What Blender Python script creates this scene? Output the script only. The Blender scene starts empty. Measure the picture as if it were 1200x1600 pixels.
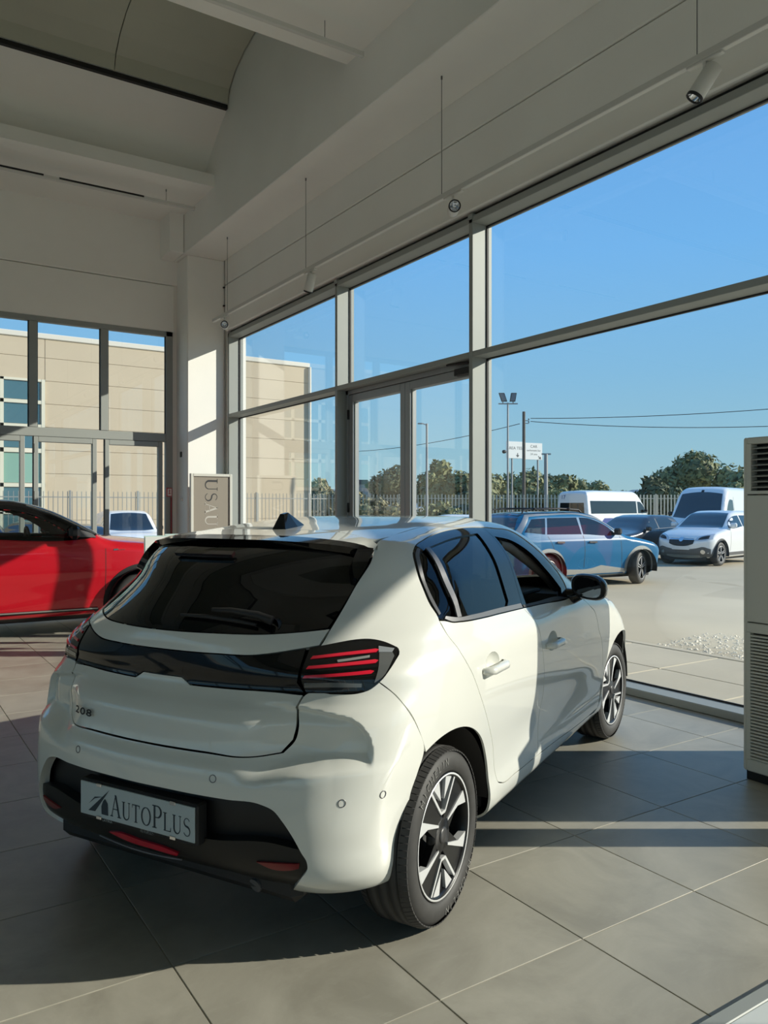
import bpy, bmesh, math, random
import numpy as np
from mathutils import Vector, Matrix, geometry
from math import sin, cos, pi, radians, atan, atan2, sqrt, hypot
random.seed(7); rng = np.random.default_rng(7)
scene = bpy.context.scene
COL = scene.collection

# ------------------------------------------------------------------ camera
EYE = 1.46
YAW = atan(806 / 1230.0)                       # clockwise from +Y (the glazed front runs along +Y)
cam_data = bpy.data.cameras.new('camera')
cam_data.sensor_fit = 'HORIZONTAL'
cam_data.sensor_width = 36.0
cam_data.lens = 36.0 * 1230.0 / 1200.0
cam_data.shift_y = -8.0 / 1200.0
cam_data.clip_end = 3000
cam = bpy.data.objects.new('camera', cam_data)
cam.location = (0, 0, EYE)
cam.rotation_euler = (radians(90), 0, -YAW)
COL.objects.link(cam)
scene.camera = cam

# ------------------------------------------------------------------ sky, sun, exposure
world = bpy.data.worlds.new('sky'); scene.world = world
world.use_nodes = True
wn = world.node_tree; wn.nodes.clear()
w_out = wn.nodes.new('ShaderNodeOutputWorld'); w_bg = wn.nodes.new('ShaderNodeBackground')
w_tc = wn.nodes.new('ShaderNodeTexCoord'); w_sep = wn.nodes.new('ShaderNodeSeparateXYZ')
w_ramp = wn.nodes.new('ShaderNodeValToRGB')
SKY_STRENGTH = .93
cr = w_ramp.color_ramp
cr.elements[0].position = 0.0; cr.elements[0].color = (.40, .60, .66, 1)
cr.elements[1].position = 1.0; cr.elements[1].color = (.10, .30, .70, 1)
for pos_, c_ in ((.07, (.33, .58, .72)), (.16, (.255, .54, .81)), (.30, (.19, .50, .93)), (.5, (.14, .40, .86))):
    e_ = cr.elements.new(pos_); e_.color = (*c_, 1)
wn.links.new(w_tc.outputs['Generated'], w_sep.inputs[0])
wn.links.new(w_sep.outputs['Z'], w_ramp.inputs[0])
wn.links.new(w_ramp.outputs[0], w_bg.inputs[0])
w_bg.inputs[1].default_value = SKY_STRENGTH
wn.links.new(w_bg.outputs[0], w_out.inputs[0])

SUN_DIR = Vector((.8368, -.5476, .413)).normalized()     # towards the sun
sun_data = bpy.data.lights.new('sun', 'SUN')
sun_data.energy = 5.8
sun_data.angle = radians(.53)
sun_data.color = (1.0, .93, .80)
sun = bpy.data.objects.new('sun', sun_data); COL.objects.link(sun)
sun.rotation_euler = SUN_DIR.to_track_quat('Z', 'Y').to_euler()
sun.location = (40, -26, 22)

vs = scene.view_settings
vs.view_transform = 'Standard'; vs.look = 'None'
vs.exposure = 0.13; vs.gamma = 1.0; vs.use_curve_mapping = False
scene.cycles.max_bounces = 12
scene.cycles.diffuse_bounces = 8
scene.cycles.glossy_bounces = 5
scene.cycles.transmission_bounces = 6
scene.cycles.transparent_max_bounces = 24
scene.cycles.caustics_reflective = False
scene.cycles.caustics_refractive = False
scene.cycles.sample_clamp_indirect = 4.0

# ------------------------------------------------------------------ materials
MATS = {}
def _new(name):
    m = bpy.data.materials.new(name); m.use_nodes = True
    nt = m.node_tree; return m, nt, nt.nodes['Principled BSDF']
def mat(name, col, rough=.5, metal=0., coat=0., spec=.5, noise=0., nscale=8., bump=0., bscale=60., emit=None, estr=0., coat_rough=.03):
    if name in MATS: return MATS[name]
    m, nt, b = _new(name)
    b.inputs['Base Color'].default_value = (*col, 1); b.inputs['Roughness'].default_value = rough
    b.inputs['Metallic'].default_value = metal; b.inputs['Coat Weight'].default_value = coat
    b.inputs['Coat Roughness'].default_value = coat_rough
    b.inputs['Specular IOR Level'].default_value = spec
    if emit: b.inputs['Emission Color'].default_value = (*emit, 1); b.inputs['Emission Strength'].default_value = estr
    tc = nt.nodes.new('ShaderNodeTexCoord')
    if noise > 0:
        n = nt.nodes.new('ShaderNodeTexNoise'); n.inputs['Scale'].default_value = nscale; n.inputs['Detail'].default_value = 5
        r = nt.nodes.new('ShaderNodeMapRange'); r.inputs[1].default_value = .25; r.inputs[2].default_value = .75
        r.inputs[3].default_value = 1 - noise; r.inputs[4].default_value = 1 + noise
        mx = nt.nodes.new('ShaderNodeVectorMath'); mx.operation = 'SCALE'; mx.inputs[0].default_value = col
        nt.links.new(tc.outputs['Object'], n.inputs['Vector']); nt.links.new(n.outputs['Fac'], r.inputs[0])
        nt.links.new(r.outputs[0], mx.inputs['Scale']); nt.links.new(mx.outputs[0], b.inputs['Base Color'])
    if bump > 0:
        n2 = nt.nodes.new('ShaderNodeTexNoise'); n2.inputs['Scale'].default_value = bscale; n2.inputs['Detail'].default_value = 4
        bp = nt.nodes.new('ShaderNodeBump'); bp.inputs['Strength'].default_value = bump; bp.inputs['Distance'].default_value = .01
        nt.links.new(tc.outputs['Object'], n2.inputs['Vector']); nt.links.new(n2.outputs['Fac'], bp.inputs['Height'])
        nt.links.new(bp.outputs[0], b.inputs['Normal'])
    MATS[name] = m; return m
def glass_mat(name, tint=(1, 1, 1), f0=.045, rough=0.0, dark=1.0):
    """thin pane: fresnel mix of see-through and mirror, so the sun passes and the room is mirrored"""
    if name in MATS: return MATS[name]
    m, nt, b = _new(name); nt.nodes.remove(b)
    out = nt.nodes['Material Output']
    tr = nt.nodes.new('ShaderNodeBsdfTransparent'); tr.inputs[0].default_value = (tint[0]*dark, tint[1]*dark, tint[2]*dark, 1)
    gl = nt.nodes.new('ShaderNodeBsdfGlossy'); gl.inputs['Roughness'].default_value = rough; gl.inputs[0].default_value = (1, 1, 1, 1)
    ge = nt.nodes.new('ShaderNodeNewGeometry')
    dt = nt.nodes.new('ShaderNodeVectorMath'); dt.operation = 'DOT_PRODUCT'
    ab = nt.nodes.new('ShaderNodeMath'); ab.operation = 'ABSOLUTE'
    iv = nt.nodes.new('ShaderNodeMath'); iv.operation = 'SUBTRACT'; iv.inputs[0].default_value = 1
    pw = nt.nodes.new('ShaderNodeMath'); pw.operation = 'POWER'; pw.inputs[1].default_value = 5
    fr = nt.nodes.new('ShaderNodeMath'); fr.operation = 'MULTIPLY_ADD'; fr.inputs[1].default_value = 1 - f0; fr.inputs[2].default_value = f0
    nt.links.new(ge.outputs['Normal'], dt.inputs[0]); nt.links.new(ge.outputs['Incoming'], dt.inputs[1])
    nt.links.new(dt.outputs['Value'], ab.inputs[0]); nt.links.new(ab.outputs[0], iv.inputs[1])
    nt.links.new(iv.outputs[0], pw.inputs[0]); nt.links.new(pw.outputs[0], fr.inputs[0])
    mx = nt.nodes.new('ShaderNodeMixShader')
    nt.links.new(fr.outputs[0], mx.inputs[0]); nt.links.new(tr.outputs[0], mx.inputs[1]); nt.links.new(gl.outputs[0], mx.inputs[2])
    nt.links.new(mx.outputs[0], out.inputs[0])
    MATS[name] = m; return m

# ------------------------------------------------------------------ objects and tags
def link(o, parent=None):
    COL.objects.link(o)
    if parent is not None: o.parent = parent
    return o
def tag(o, label=None, cat=None, group=None, kind=None):
    if label: o['label'] = label
    if cat: o['category'] = cat
    if group: o['group'] = group
    if kind: o['kind'] = kind
    return o
def thing(name, label, cat, loc=(0, 0, 0), rz=0., group=None):
    o = bpy.data.objects.new(name, None); o.empty_display_size = .2
    o.location = loc; o.rotation_euler = (0, 0, rz)
    COL.objects.link(o); return tag(o, label, cat, group)
class MB:
    """collects faces and links them as one mesh object"""
    def __init__(s): s.v = []; s.f = []; s.sm = []; s.mi = []
    def add(s, vs_, fs_, smooth=False, mi=0):
        k = len(s.v); s.v += [tuple(map(float, p)) for p in vs_]
        for f in fs_: s.f.append([i + k for i in f]); s.sm.append(smooth); s.mi.append(mi)
        return s
    def box(s, a, b, bev=0., mi=0):
        (x0, y0, z0), (x1, y1, z1) = [min(p, q) for p, q in zip(a, b)], [max(p, q) for p, q in zip(a, b)]
        bev = min(bev, .45 * min(x1 - x0, y1 - y0, z1 - z0))
        if bev <= 0:
            vs_ = [(x0, y0, z0), (x1, y0, z0), (x1, y1, z0), (x0, y1, z0), (x0, y0, z1), (x1, y0, z1), (x1, y1, z1), (x0, y1, z1)]
            return s.add(vs_, [(3, 2, 1, 0), (4, 5, 6, 7), (0, 1, 5, 4), (1, 2, 6, 5), (2, 3, 7, 6), (3, 0, 4, 7)], mi=mi)
        vs_ = []; idx = {}
        for ix, X in enumerate((x0, x1)):
            for iy, Y in enumerate((y0, y1)):
                for iz, Z in enumerate((z0, z1)):
                    sx, sy, sz = (1 if ix == 0 else -1), (1 if iy == 0 else -1), (1 if iz == 0 else -1)
                    idx[ix, iy, iz] = len(vs_)
                    vs_ += [(X, Y + sy*bev, Z + sz*bev), (X + sx*bev, Y, Z + sz*bev), (X + sx*bev, Y + sy*bev, Z)]
        I = lambda a, b, c, k: idx[a, b, c] + k
        fs = [[I(0,0,0,0), I(0,0,1,0), I(0,1,1,0), I(0,1,0,0)], [I(1,0,0,0), I(1,1,0,0), I(1,1,1,0), I(1,0,1,0)],
              [I(0,0,0,1), I(1,0,0,1), I(1,0,1,1), I(0,0,1,1)], [I(0,1,0,1), I(0,1,1,1), I(1,1,1,1), I(1,1,0,1)],
              [I(0,0,0,2), I(0,1,0,2), I(1,1,0,2), I(1,0,0,2)], [I(0,0,1,2), I(1,0,1,2), I(1,1,1,2), I(0,1,1,2)]]
        for a in (0, 1):
            for b in (0, 1):
                fs.append([I(0,a,b,1), I(1,a,b,1), I(1,a,b,2), I(0,a,b,2)])
                fs.append([I(a,0,b,0), I(a,1,b,0), I(a,1,b,2), I(a,0,b,2)])
                fs.append([I(a,b,0,0), I(a,b,1,0), I(a,b,1,1), I(a,b,0,1)])
        for a in (0, 1):
            for b in (0, 1):
                for c in (0, 1): fs.append([I(a,b,c,0), I(a,b,c,1), I(a,b,c,2)])
        return s.add(vs_, fs, mi=mi)
    def prism(s, pts, d, smooth=False, mi=0):
        """closed ring of 3D points swept along vector d"""
        n = len(pts); pts = [Vector(p) for p in pts]; d = Vector(d)
        vs_ = pts + [p + d for p in pts]
        s.add(vs_, [list(range(n))[::-1], list(range(n, 2*n))], False, mi)
        k = len(s.v) - 2*n
        for i in range(n):
            j = (i + 1) % n; s.f.append([k+i, k+j, k+n+j, k+n+i]); s.sm.append(smooth); s.mi.append(mi)
        return s
    def tube(s, path, r, seg=8, smooth=True, mi=0, cap=True):
        path = [Vector(p) for p in path]; n = len(path); rs = r if hasattr(r, '__len__') else [r] * n
        vs_ = []; up = None
        for i, p in enumerate(path):
            t = (path[min(i+1, n-1)] - path[max(i-1, 0)]).normalized()
            if up is None: up = t.orthogonal().normalized()
            up = (up - t * up.dot(t)).normalized(); sd = t.cross(up)
            for k in range(seg):
                a = 2*pi*k/seg; vs_.append(p + (up*cos(a) + sd*sin(a)) * rs[i])
        fs = [[i*seg+k, i*seg+(k+1) % seg, (i+1)*seg+(k+1) % seg, (i+1)*seg+k] for i in range(n-1) for k in range(seg)]
        s.add(vs_, fs, smooth, mi)
        if cap: s.add(vs_[:seg], [list(range(seg))[::-1]], False, mi); s.add(vs_[-seg:], [list(range(seg))], False, mi)
        return s
    def lathe(s, prof, seg=24, axis='z', center=(0, 0, 0), smooth=True, mi=0, a0=0., a1=2*pi):
        full = abs(a1 - a0 - 2*pi) < 1e-6; m = seg if full else seg + 1; vs_ = []
        for i in range(m):
            a = a0 + (a1 - a0) * i / seg
            for r, h in prof:
                q = (r*cos(a), r*sin(a), h) if axis == 'z' else ((r*cos(a), h, r*sin(a)) if axis == 'y' else (h, r*cos(a), r*sin(a)))
                vs_.append((q[0]+center[0], q[1]+center[1], q[2]+center[2]))
        n = len(prof); fs = []
        for i in range(seg):
            j = (i + 1) % m
            for k in range(n - 1): fs.append([i*n+k, j*n+k, j*n+k+1, i*n+k+1])
        return s.add(vs_, fs, smooth, mi)
    def mesh(s, name):
        me = bpy.data.meshes.new(name); me.from_pydata(s.v, [], s.f); me.update()
        me.polygons.foreach_set('use_smooth', s.sm)
        if any(s.mi): me.polygons.foreach_set('material_index', s.mi)
        return me
    def build(s, name, m, parent=None, fix=True):
        me = s.mesh(name)
        if fix:
            bm = bmesh.new(); bm.from_mesh(me); bmesh.ops.recalc_face_normals(bm, faces=bm.faces); bm.to_mesh(me); bm.free()
        for q in (m if isinstance(m, (list, tuple)) else [m]): me.materials.append(q)
        return link(bpy.data.objects.new(name, me), parent)
def struct(name, mb, m, parent=None, label=None):
    o = mb.build(name, m, parent)
    if parent is None: tag(o, label, None, None, 'structure')
    return o
def obj_copy(o, parent=None):
    c = o.copy(); COL.objects.link(c)
    if parent is not None: c.parent = parent
    return c
def copy_tree(o, parent=None):
    kids = list(o.children); c = obj_copy(o, parent)
    for k in kids: copy_tree(k, c)
    return c

# lettering: the built-in sans face turned into flat polygons, and a drawn serif face
_TXT = {}
def text_polys(s):
    if s in _TXT: return _TXT[s]
    cu = bpy.data.curves.new('lettering', 'FONT'); cu.body = s; cu.size = 1; cu.align_x = 'CENTER'; cu.resolution_u = 3
    o = bpy.data.objects.new('lettering', cu); COL.objects.link(o)
    dg = bpy.context.evaluated_depsgraph_get(); me = bpy.data.meshes.new_from_object(o.evaluated_get(dg))
    vs_ = [tuple(v.co[:2]) for v in me.vertices]; fs = [list(p.vertices) for p in me.polygons]
    bpy.data.objects.remove(o); bpy.data.curves.remove(cu); bpy.data.meshes.remove(me)
    _TXT[s] = (vs_, fs); return _TXT[s]
def put_text(mb, s, fn, sx=1., sy=1., mi=0):
    """fn maps text plane (u,v) to 3D"""
    vs_, fs = text_polys(s)
    return mb.add([fn(u*sx, v*sy) for u, v in vs_], fs, mi=mi)
def _q(*p): return list(p)
def serif(ch):
    """polygons of a roman capital in a unit-high box -> (width, [poly])"""
    T, t = .115, .042; P = []
    def bar(x0, y0, x1, y1, w): # slanted stem, horizontal ends
        P.append([(x0-w/2, y0), (x0+w/2, y0), (x1+w/2, y1), (x1-w/2, y1)])
    def ser(x, y, w, up): P.append([(x-w/2, y), (x+w/2, y), (x+w/2, y+t*up), (x-w/2, y+t*up)])
    def ribbon(pts, ws):
        n = len(pts); L, R = [], []
        for i in range(n):
            a, b = pts[max(i-1, 0)], pts[min(i+1, n-1)]; dx, dy = b[0]-a[0], b[1]-a[1]; l = hypot(dx, dy)
            L.append((pts[i][0]-dy/l*ws[i]/2, pts[i][1]+dx/l*ws[i]/2)); R.append((pts[i][0]+dy/l*ws[i]/2, pts[i][1]-dx/l*ws[i]/2))
        for i in range(n-1): P.append([L[i], L[i+1], R[i+1], R[i]])
    if ch == 'A':
        bar(.10, 0, .37, 1, t*1.1); bar(.62, 0, .36, 1, T); P.append([(.19, .33), (.53, .33), (.52, .33+t), (.2, .33+t)])
        ser(.10, 0, .2, 1); ser(.62, 0, .26, 1); w = .74
    elif ch == 'U':
        bar(.14, .3, .14, 1, T); bar(.60, .3, .60, 1, t)
        a = [pi + pi*i/12 for i in range(13)]; ribbon([(.37+.23*cos(q), .3+.28*sin(q)) for q in a], [T - (T-t)*i/12 for i in range(13)])
        ser(.14, 1, .26, -1); ser(.60, 1, .2, -1); w = .76
    elif ch == 'T':
        bar(.34, 0, .34, 1, T); ser(.34, 1, .62, -1.3); ser(.34, 0, .26, 1)
        P.append([(.03, .8), (.06, .8), (.09, 1), (.03, 1)]); P.append([(.62, .8), (.65, .8), (.65, 1), (.59, 1)]); w = .68
    elif ch == 'O':
        n = 28; a = [2*pi*i/n for i in range(n+1)]
        ribbon([(.42+.34*cos(q), .5+.49*sin(q)) for q in a], [t + (T-t)*abs(cos(q)) for q in a]); w = .84
    elif ch == 'P':
        bar(.16, 0, .16, 1, T); ser(.16, 0, .28, 1); ser(.16, 1, .28, -1)
        a = [pi/2 - pi*i/12 for i in range(13)]; ribbon([(.16, .98)] + [(.33+.24*cos(q), .73+.25*sin(q)) for q in a] + [(.16, .48)], [t]+[t+(T-t)*abs(cos(q)) for q in a]+[t]); w = .64
    elif ch == 'L':
        bar(.16, 0, .16, 1, T); ser(.16, 1, .28, -1); ser(.33, 0, .56, 1); P.append([(.55, 0), (.61, 0), (.63, .24), (.60, .24)]); w = .66
    elif ch == 'S':
        pts = []
        for i in range(15):
            q = radians(20) + radians(250)*i/14; pts.append((.29+.2*cos(q), .75+.22*sin(q)))
        for i in range(1, 15):
            q = radians(90) - radians(250)*i/14; pts.append((.29+.23*cos(q), .27+.25*sin(q)))
        n = len(pts); ribbon(pts, [t+(T-t)*max(0, 1-abs(i-n/2)/(n*.28)) for i in range(n)]); w = .58
    else: w = .4
    return w, P
def serif_word(word, size=1., caps=None, sx=1., gap=.04):
    """polygons of a word; caps = indexes drawn full height, others small capitals"""
    out = []; x = 0
    for i, ch in enumerate(word):
        k = 1. if caps is None or i in caps else .80
        w, P = serif(ch)
        for p in P: out.append([((x + u*k*sx)*size, v*k*size) for u, v in p])
        x += (w*k*sx + gap)
    return (x - gap)*size, out
# ------------------------------------------------------------------ shared materials
M_WALL = mat('wall_paint', (.90, .897, .855), .75, noise=.03, nscale=1.2, bump=.05, bscale=40)
M_CEIL = mat('ceiling_paint', (.90, .897, .855), .8, noise=.03, nscale=.8)
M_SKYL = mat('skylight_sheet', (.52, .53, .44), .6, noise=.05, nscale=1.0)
M_ALU = mat('grey_aluminium', (.33, .35, .335), .55, metal=.15, spec=.3, noise=.02, nscale=3)
M_ALUD = mat('grey_door_frame', (.30, .315, .32), .42, metal=.3)
M_BLACK = mat('matt_black', (.012, .012, .013), .6)
M_RUBBER = mat('black_rubber', (.02, .02, .021), .75)
M_WHITE = mat('white_enamel', (.78, .78, .75), .45)
M_GLASS = glass_mat('window_glass', (.975, .99, .985), .05)
XI, XG = 4.93, 5.13              # inner face and glass line of the glazed front
YB = 12.75                       # inner face of the back glazing
ZH = 4.30                        # head of the glazing
def tile_material():
    m, nt, b = _new('floor_tile'); MATS['floor_tile'] = m
    g = nt.nodes.new('ShaderNodeNewGeometry'); oi = nt.nodes.new('ShaderNodeObjectInfo')
    ad = nt.nodes.new('ShaderNodeVectorMath'); sc = nt.nodes.new('ShaderNodeVectorMath'); sc.operation = 'SCALE'; sc.inputs['Scale'].default_value = 7
    cmb = nt.nodes.new('ShaderNodeCombineXYZ')
    for k in range(3): nt.links.new(oi.outputs['Random'], cmb.inputs[k])
    nt.links.new(cmb.outputs[0], sc.inputs[0]); nt.links.new(g.outputs['Position'], ad.inputs[0]); nt.links.new(sc.outputs[0], ad.inputs[1])
    n1 = nt.nodes.new('ShaderNodeTexNoise'); n1.inputs['Scale'].default_value = 2.2; n1.inputs['Detail'].default_value = 8; n1.inputs['Roughness'].default_value = .62; n1.inputs['Distortion'].default_value = .9
    n2 = nt.nodes.new('ShaderNodeTexNoise'); n2.inputs['Scale'].default_value = 55; n2.inputs['Detail'].default_value = 3
    mp = nt.nodes.new('ShaderNodeMapping'); mp.inputs['Scale'].default_value = (1, 3.2, 1)
    n3 = nt.nodes.new('ShaderNodeTexNoise'); n3.inputs['Scale'].default_value = 9; n3.inputs['Detail'].default_value = 6; n3.inputs['Roughness'].default_value = .7
    r = nt.nodes.new('ShaderNodeValToRGB'); r.color_ramp.elements[0].position = .33; r.color_ramp.elements[1].position = .72
    r.color_ramp.elements[0].color = (.295, .28, .232, 1); r.color_ramp.elements[1].color = (.435, .415, .352, 1)
    r3 = nt.nodes.new('ShaderNodeValToRGB'); r3.color_ramp.elements[0].position = .56; r3.color_ramp.elements[1].position = .74
    r3.color_ramp.elements[0].color = (0, 0, 0, 1); r3.color_ramp.elements[1].color = (.35, .35, .35, 1)
    mx = nt.nodes.new('ShaderNodeMixRGB'); mx.inputs[2].default_value = (.42, .40, .34, 1)
    nt.links.new(ad.outputs[0], n1.inputs['Vector']); nt.links.new(ad.outputs[0], mp.inputs[0]); nt.links.new(mp.outputs[0], n3.inputs['Vector'])
    nt.links.new(ad.outputs[0], n2.inputs['Vector']); nt.links.new(n1.outputs['Fac'], r.inputs[0]); nt.links.new(n3.outputs['Fac'], r3.inputs[0])
    nt.links.new(r3.outputs[0], mx.inputs[0]); nt.links.new(r.outputs[0], mx.inputs[1]); nt.links.new(mx.outputs[0], b.inputs['Base Color'])
    rr = nt.nodes.new('ShaderNodeMapRange'); rr.inputs[3].default_value = .36; rr.inputs[4].default_value = .5
    nt.links.new(n1.outputs['Fac'], rr.inputs[0]); nt.links.new(rr.outputs[0], b.inputs['Roughness'])
    bp = nt.nodes.new('ShaderNodeBump'); bp.inputs['Strength'].default_value = .06; bp.inputs['Distance'].default_value = .004
    nt.links.new(n2.outputs['Fac'], bp.inputs['Height']); nt.links.new(bp.outputs[0], b.inputs['Normal'])
    b.inputs['Specular IOR Level'].default_value = .42
    return m
M_TILE = tile_material()
M_GROUT = mat('tile_grout', (.36, .345, .29), .9)

# ------------------------------------------------------------------ floor and its tiles
RX0, RX1, RY0, RY1 = -12.0, 4.93, -14.0, 12.95
fl = MB().box((RX0 - .2, RY0 - .2, -.30), (5.20, RY1 + .15, -.0035)); floor = struct('floor', fl, M_GROUT)
PITCH, TW = .605, .6005
def tile_mesh():
    h = TW / 2; return MB().box((-h, -h, -.012), (h, h, 0), bev=.0012)
_tm = tile_mesh().mesh('tile'); _tm.materials.append(M_TILE)
def to_px(p):
    v = Vector(p) - Vector((0, 0, EYE)); d = v.x*sin(YAW) + v.y*cos(YAW)
    return (d, 600 + 1230*(v.x*cos(YAW) - v.y*sin(YAW))/max(d, .01), 792 - 1230*v.z/max(d, .01))
near, rest = [], MB()
ix0 = math.floor((RX0 - 2.02)/PITCH); iy0 = math.floor((RY0 - 1.857)/PITCH)
for i in range(ix0, 6):
    for j in range(iy0, 20):
        cx, cy = 2.02 + (i + .5)*PITCH, 1.857 + (j + .5)*PITCH
        x0, x1, y0, y1 = max(cx - TW/2, RX0), min(cx + TW/2, RX1), max(cy - TW/2, RY0), min(cy + TW/2, RY1)
        if x1 - x0 < .03 or y1 - y0 < .03: continue
        d, px, py = to_px((cx, cy, 0)); whole = x1 - x0 > TW - .001 and y1 - y0 > TW - .001
        m_ = 1230*.45/max(d, .1)
        if d > .5 and -m_ < px < 1200 + m_ and py < 1600 + m_: near.append((d, cx, cy, whole, (x0, y0, x1, y1)))
        else: rest.box((x0, y0, -.012), (x1, y1, 0))
near.sort()
for d, cx, cy, whole, (x0, y0, x1, y1) in near[:300]:
    if whole: o = link(bpy.data.objects.new('tile', _tm), floor); o.location = (cx, cy, 0)
    else: MB().box((x0, y0, -.012), (x1, y1, 0), bev=.0012).build('tile', M_TILE, floor)
for d, cx, cy, whole, (x0, y0, x1, y1) in near[300:]: rest.box((x0, y0, -.012), (x1, y1, 0))
tag(rest.build('distant_tiles', M_TILE, floor), kind='stuff')

# ------------------------------------------------------------------ glazed front (plane x = 4.93 .. 5.15)
MULL = [12.15, 8.60, 5.95, -.85, -3.3, -5.6]
GY0 = -5.6
MW = .055
zt0, zt1 = 2.925, 2.98           # transom
def mullion(y): return MB().box((XI, y, 0), (XG + .05, y + MW, ZH), bev=.004)
wf = MB()
wf.box((XI, GY0, 4.235), (XG + .05, 12.2, 4.30), bev=.004)        # head rail
wf.box((XI, GY0, 0), (XG + .05, 12.2, .06), bev=.006)             # sill
window_1 = struct('window_1', wf, M_ALU)
for k, y in enumerate(MULL):
    o = mullion(y).build('mullion', M_ALU, window_1)
    gk = MB().box((XG - .022, y + MW, .06), (XG, y + MW + .012, 4.235)).box((XG - .022, y - .012, .06), (XG, y, 4.235)).build('gasket', M_BLACK, o)
    if k in (1, 2): MB().box((XI - .012, y - .006, 4.27), (XI + .06, y + MW + .006, 4.325), bev=.006).build('mullion_cap', M_ALU, o)
for k in range(5):
    ya, yb = MULL[k+1] + MW, MULL[k]
    tr = MB().box((XI, ya, zt0), (XG + .05, yb, zt1), bev=.003).build('transom', M_ALU, window_1)
    MB().box((XG - .022, ya, zt1), (XG, yb, zt1 + .012)).box((XG - .022, ya, zt0 - .012), (XG, yb, zt0)).build('gasket', M_BLACK, tr)
    MB().box((XG - .022, ya, 4.222), (XG, yb, 4.236)).build('gasket', M_BLACK, window_1)
    MB().box((XG + .002, ya + .003, zt1 + .002), (XG + .012, yb - .003, 4.233)).build('pane', M_GLASS, window_1)
    if k != 1: MB().box((XG + .002, ya + .003, .062), (XG + .012, yb - .003, zt0 - .002)).build('pane', M_GLASS, window_1)
    if k != 1: MB().box((XG - .012, ya, .055), (XG, yb, .072)).build('gasket', M_BLACK, window_1)
# double door between the second and third mullion
d1 = MB(); ya, yb = 5.95 + MW, 8.60; ym = (ya + yb)/2
XD = XG - .075
d1.box((XD, ya, .06), (XG + .05, ya + .05, zt0), bev=.003); d1.box((XD, yb - .06, .06), (XG + .05, yb, zt0), bev=.003); d1.box((XD, ya, 2.87), (XG + .05, yb, zt0), bev=.003)
door_1 = struct('door_1', d1, M_ALUD)
for a, b_ in ((ya + .05, ym - .002), (ym + .002, yb - .06)):
    lf = MB()
    for q in ((a, a + .095), (b_ - .095, b_)): lf.box((XD + .012, q[0], .065), (XG + .03, q[1], 2.865), bev=.005)
    lf.box((XD + .012, a + .095, 2.775), (XG + .03, b_ - .095, 2.865), bev=.004); lf.box((XD + .012, a + .095, .065), (XG + .03, b_ - .095, .20), bev=.004)
    leaf = lf.build('door_leaf', M_ALUD, door_1)
    MB().box((XG - .022, a + .095, .2), (XG - .012, b_ - .095, 2.775)).build('pane', M_GLASS, leaf)
    MB().box((XG - .034, a + .095, .2), (XG - .022, a + .107, 2.775)).box((XG - .034, b_ - .107, .2), (XG - .022, b_ - .095, 2.775)).build('glazing_bead', M_ALU, leaf)
for z in (.5, 1.45, 2.62):
    MB().box((XD - .012, yb - .075, z - .06), (XD + .02, yb - .05, z + .06), bev=.004).build('hinge', M_BLACK, door_1)
dc = MB().box((XD - .045, ya + .07, 2.795), (XD + .012, ya + .34, 2.865), bev=.006).build('door_closer', M_BLACK, door_1)
MB().tube([(XD - .05, ya + .09, 2.90), (XD - .07, ya + .42, 2.915)], .012, 8).build('closer_arm', M_BLACK, dc)
MB().box((XD - .03, ym - .06, 1.0), (XD - .012, ym - .03, 1.24), bev=.006).box((XD - .06, ym - .055, 1.02), (XD - .045, ym - .035, 1.22), bev=.006).build('door_handle', M_BLACK, door_1)
# opening-hours lettering stuck on the outside of the left leaf, so it reads backwards from in here
dl = MB()
for txt, yy, zz, sz in (('domenica & lunedi', 7.80, 1.525, .095), ('09,00-13,00   16,00-19,30', 7.80, 1.415, .085)):
    put_text(dl, txt, lambda u, v, yy=yy, zz=zz: (XG - .009, yy + u, zz + v), sz*.95, sz)
tag(dl.build('opening_hours_lettering', mat('white_vinyl', (.92, .93, .92), .7), None, fix=False), 'white mirrored lettering stuck on the left leaf of the glass entrance door', 'lettering', None, 'stuff')

# wall above the glazing, soffit beam, corner column, added shadow block
wl = MB().box((4.90, RY0, 4.345), (5.25, RY1 + .2, 5.095), bev=.012); wall_front = struct('wall_front', wl, M_WALL)
MB().box((4.90, RY0, 5.107), (5.25, RY1 + .2, 8.2), bev=.012).build('wall_panel', M_WALL, wall_front)
MB().box((4.98, GY0, 4.30), (5.22, 12.2, 4.35)).build('blind_slot', M_BLACK, wall_front)
MB().box((4.93, 12.20, 0), (5.25, RY1 + .2, 4.345)).build('wall_panel', M_WALL, wall_front)
struct('trim_1', MB().box((4.22, RY0, 5.50), (4.90, 12.9, 8.2), bev=.01), M_WALL)                 # long beam over the glazing
tc_ = MB().box((4.275, 12.266, 0), (4.93, 12.94, 5.50), bev=.012)
trim_2 = struct('trim_2', tc_, M_WALL)                                                              # corner column
MB().box((3.985, 12.25, 5.50), (4.215, 12.94, 6.5), bev=.012).build('corbel', M_WALL, trim_2)
MB().tube([(4.90, 12.246, 0), (4.90, 12.246, 5.5)], .011, 6).build('conduit', mat('grey_conduit', (.35, .35, .33), .6), trim_2)
for z in (4.75, 5.05): MB().box((4.87, 12.23, z), (4.915, 12.266, z + .02)).build('pipe_clip', M_BLACK, trim_2)
struct('shadow_block', MB().box((4.30, 1.54, 0), (4.90, 2.43, 2.29), bev=.012), M_WALL)                  # unseen block behind the air conditioner, added to shade the white car

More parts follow.
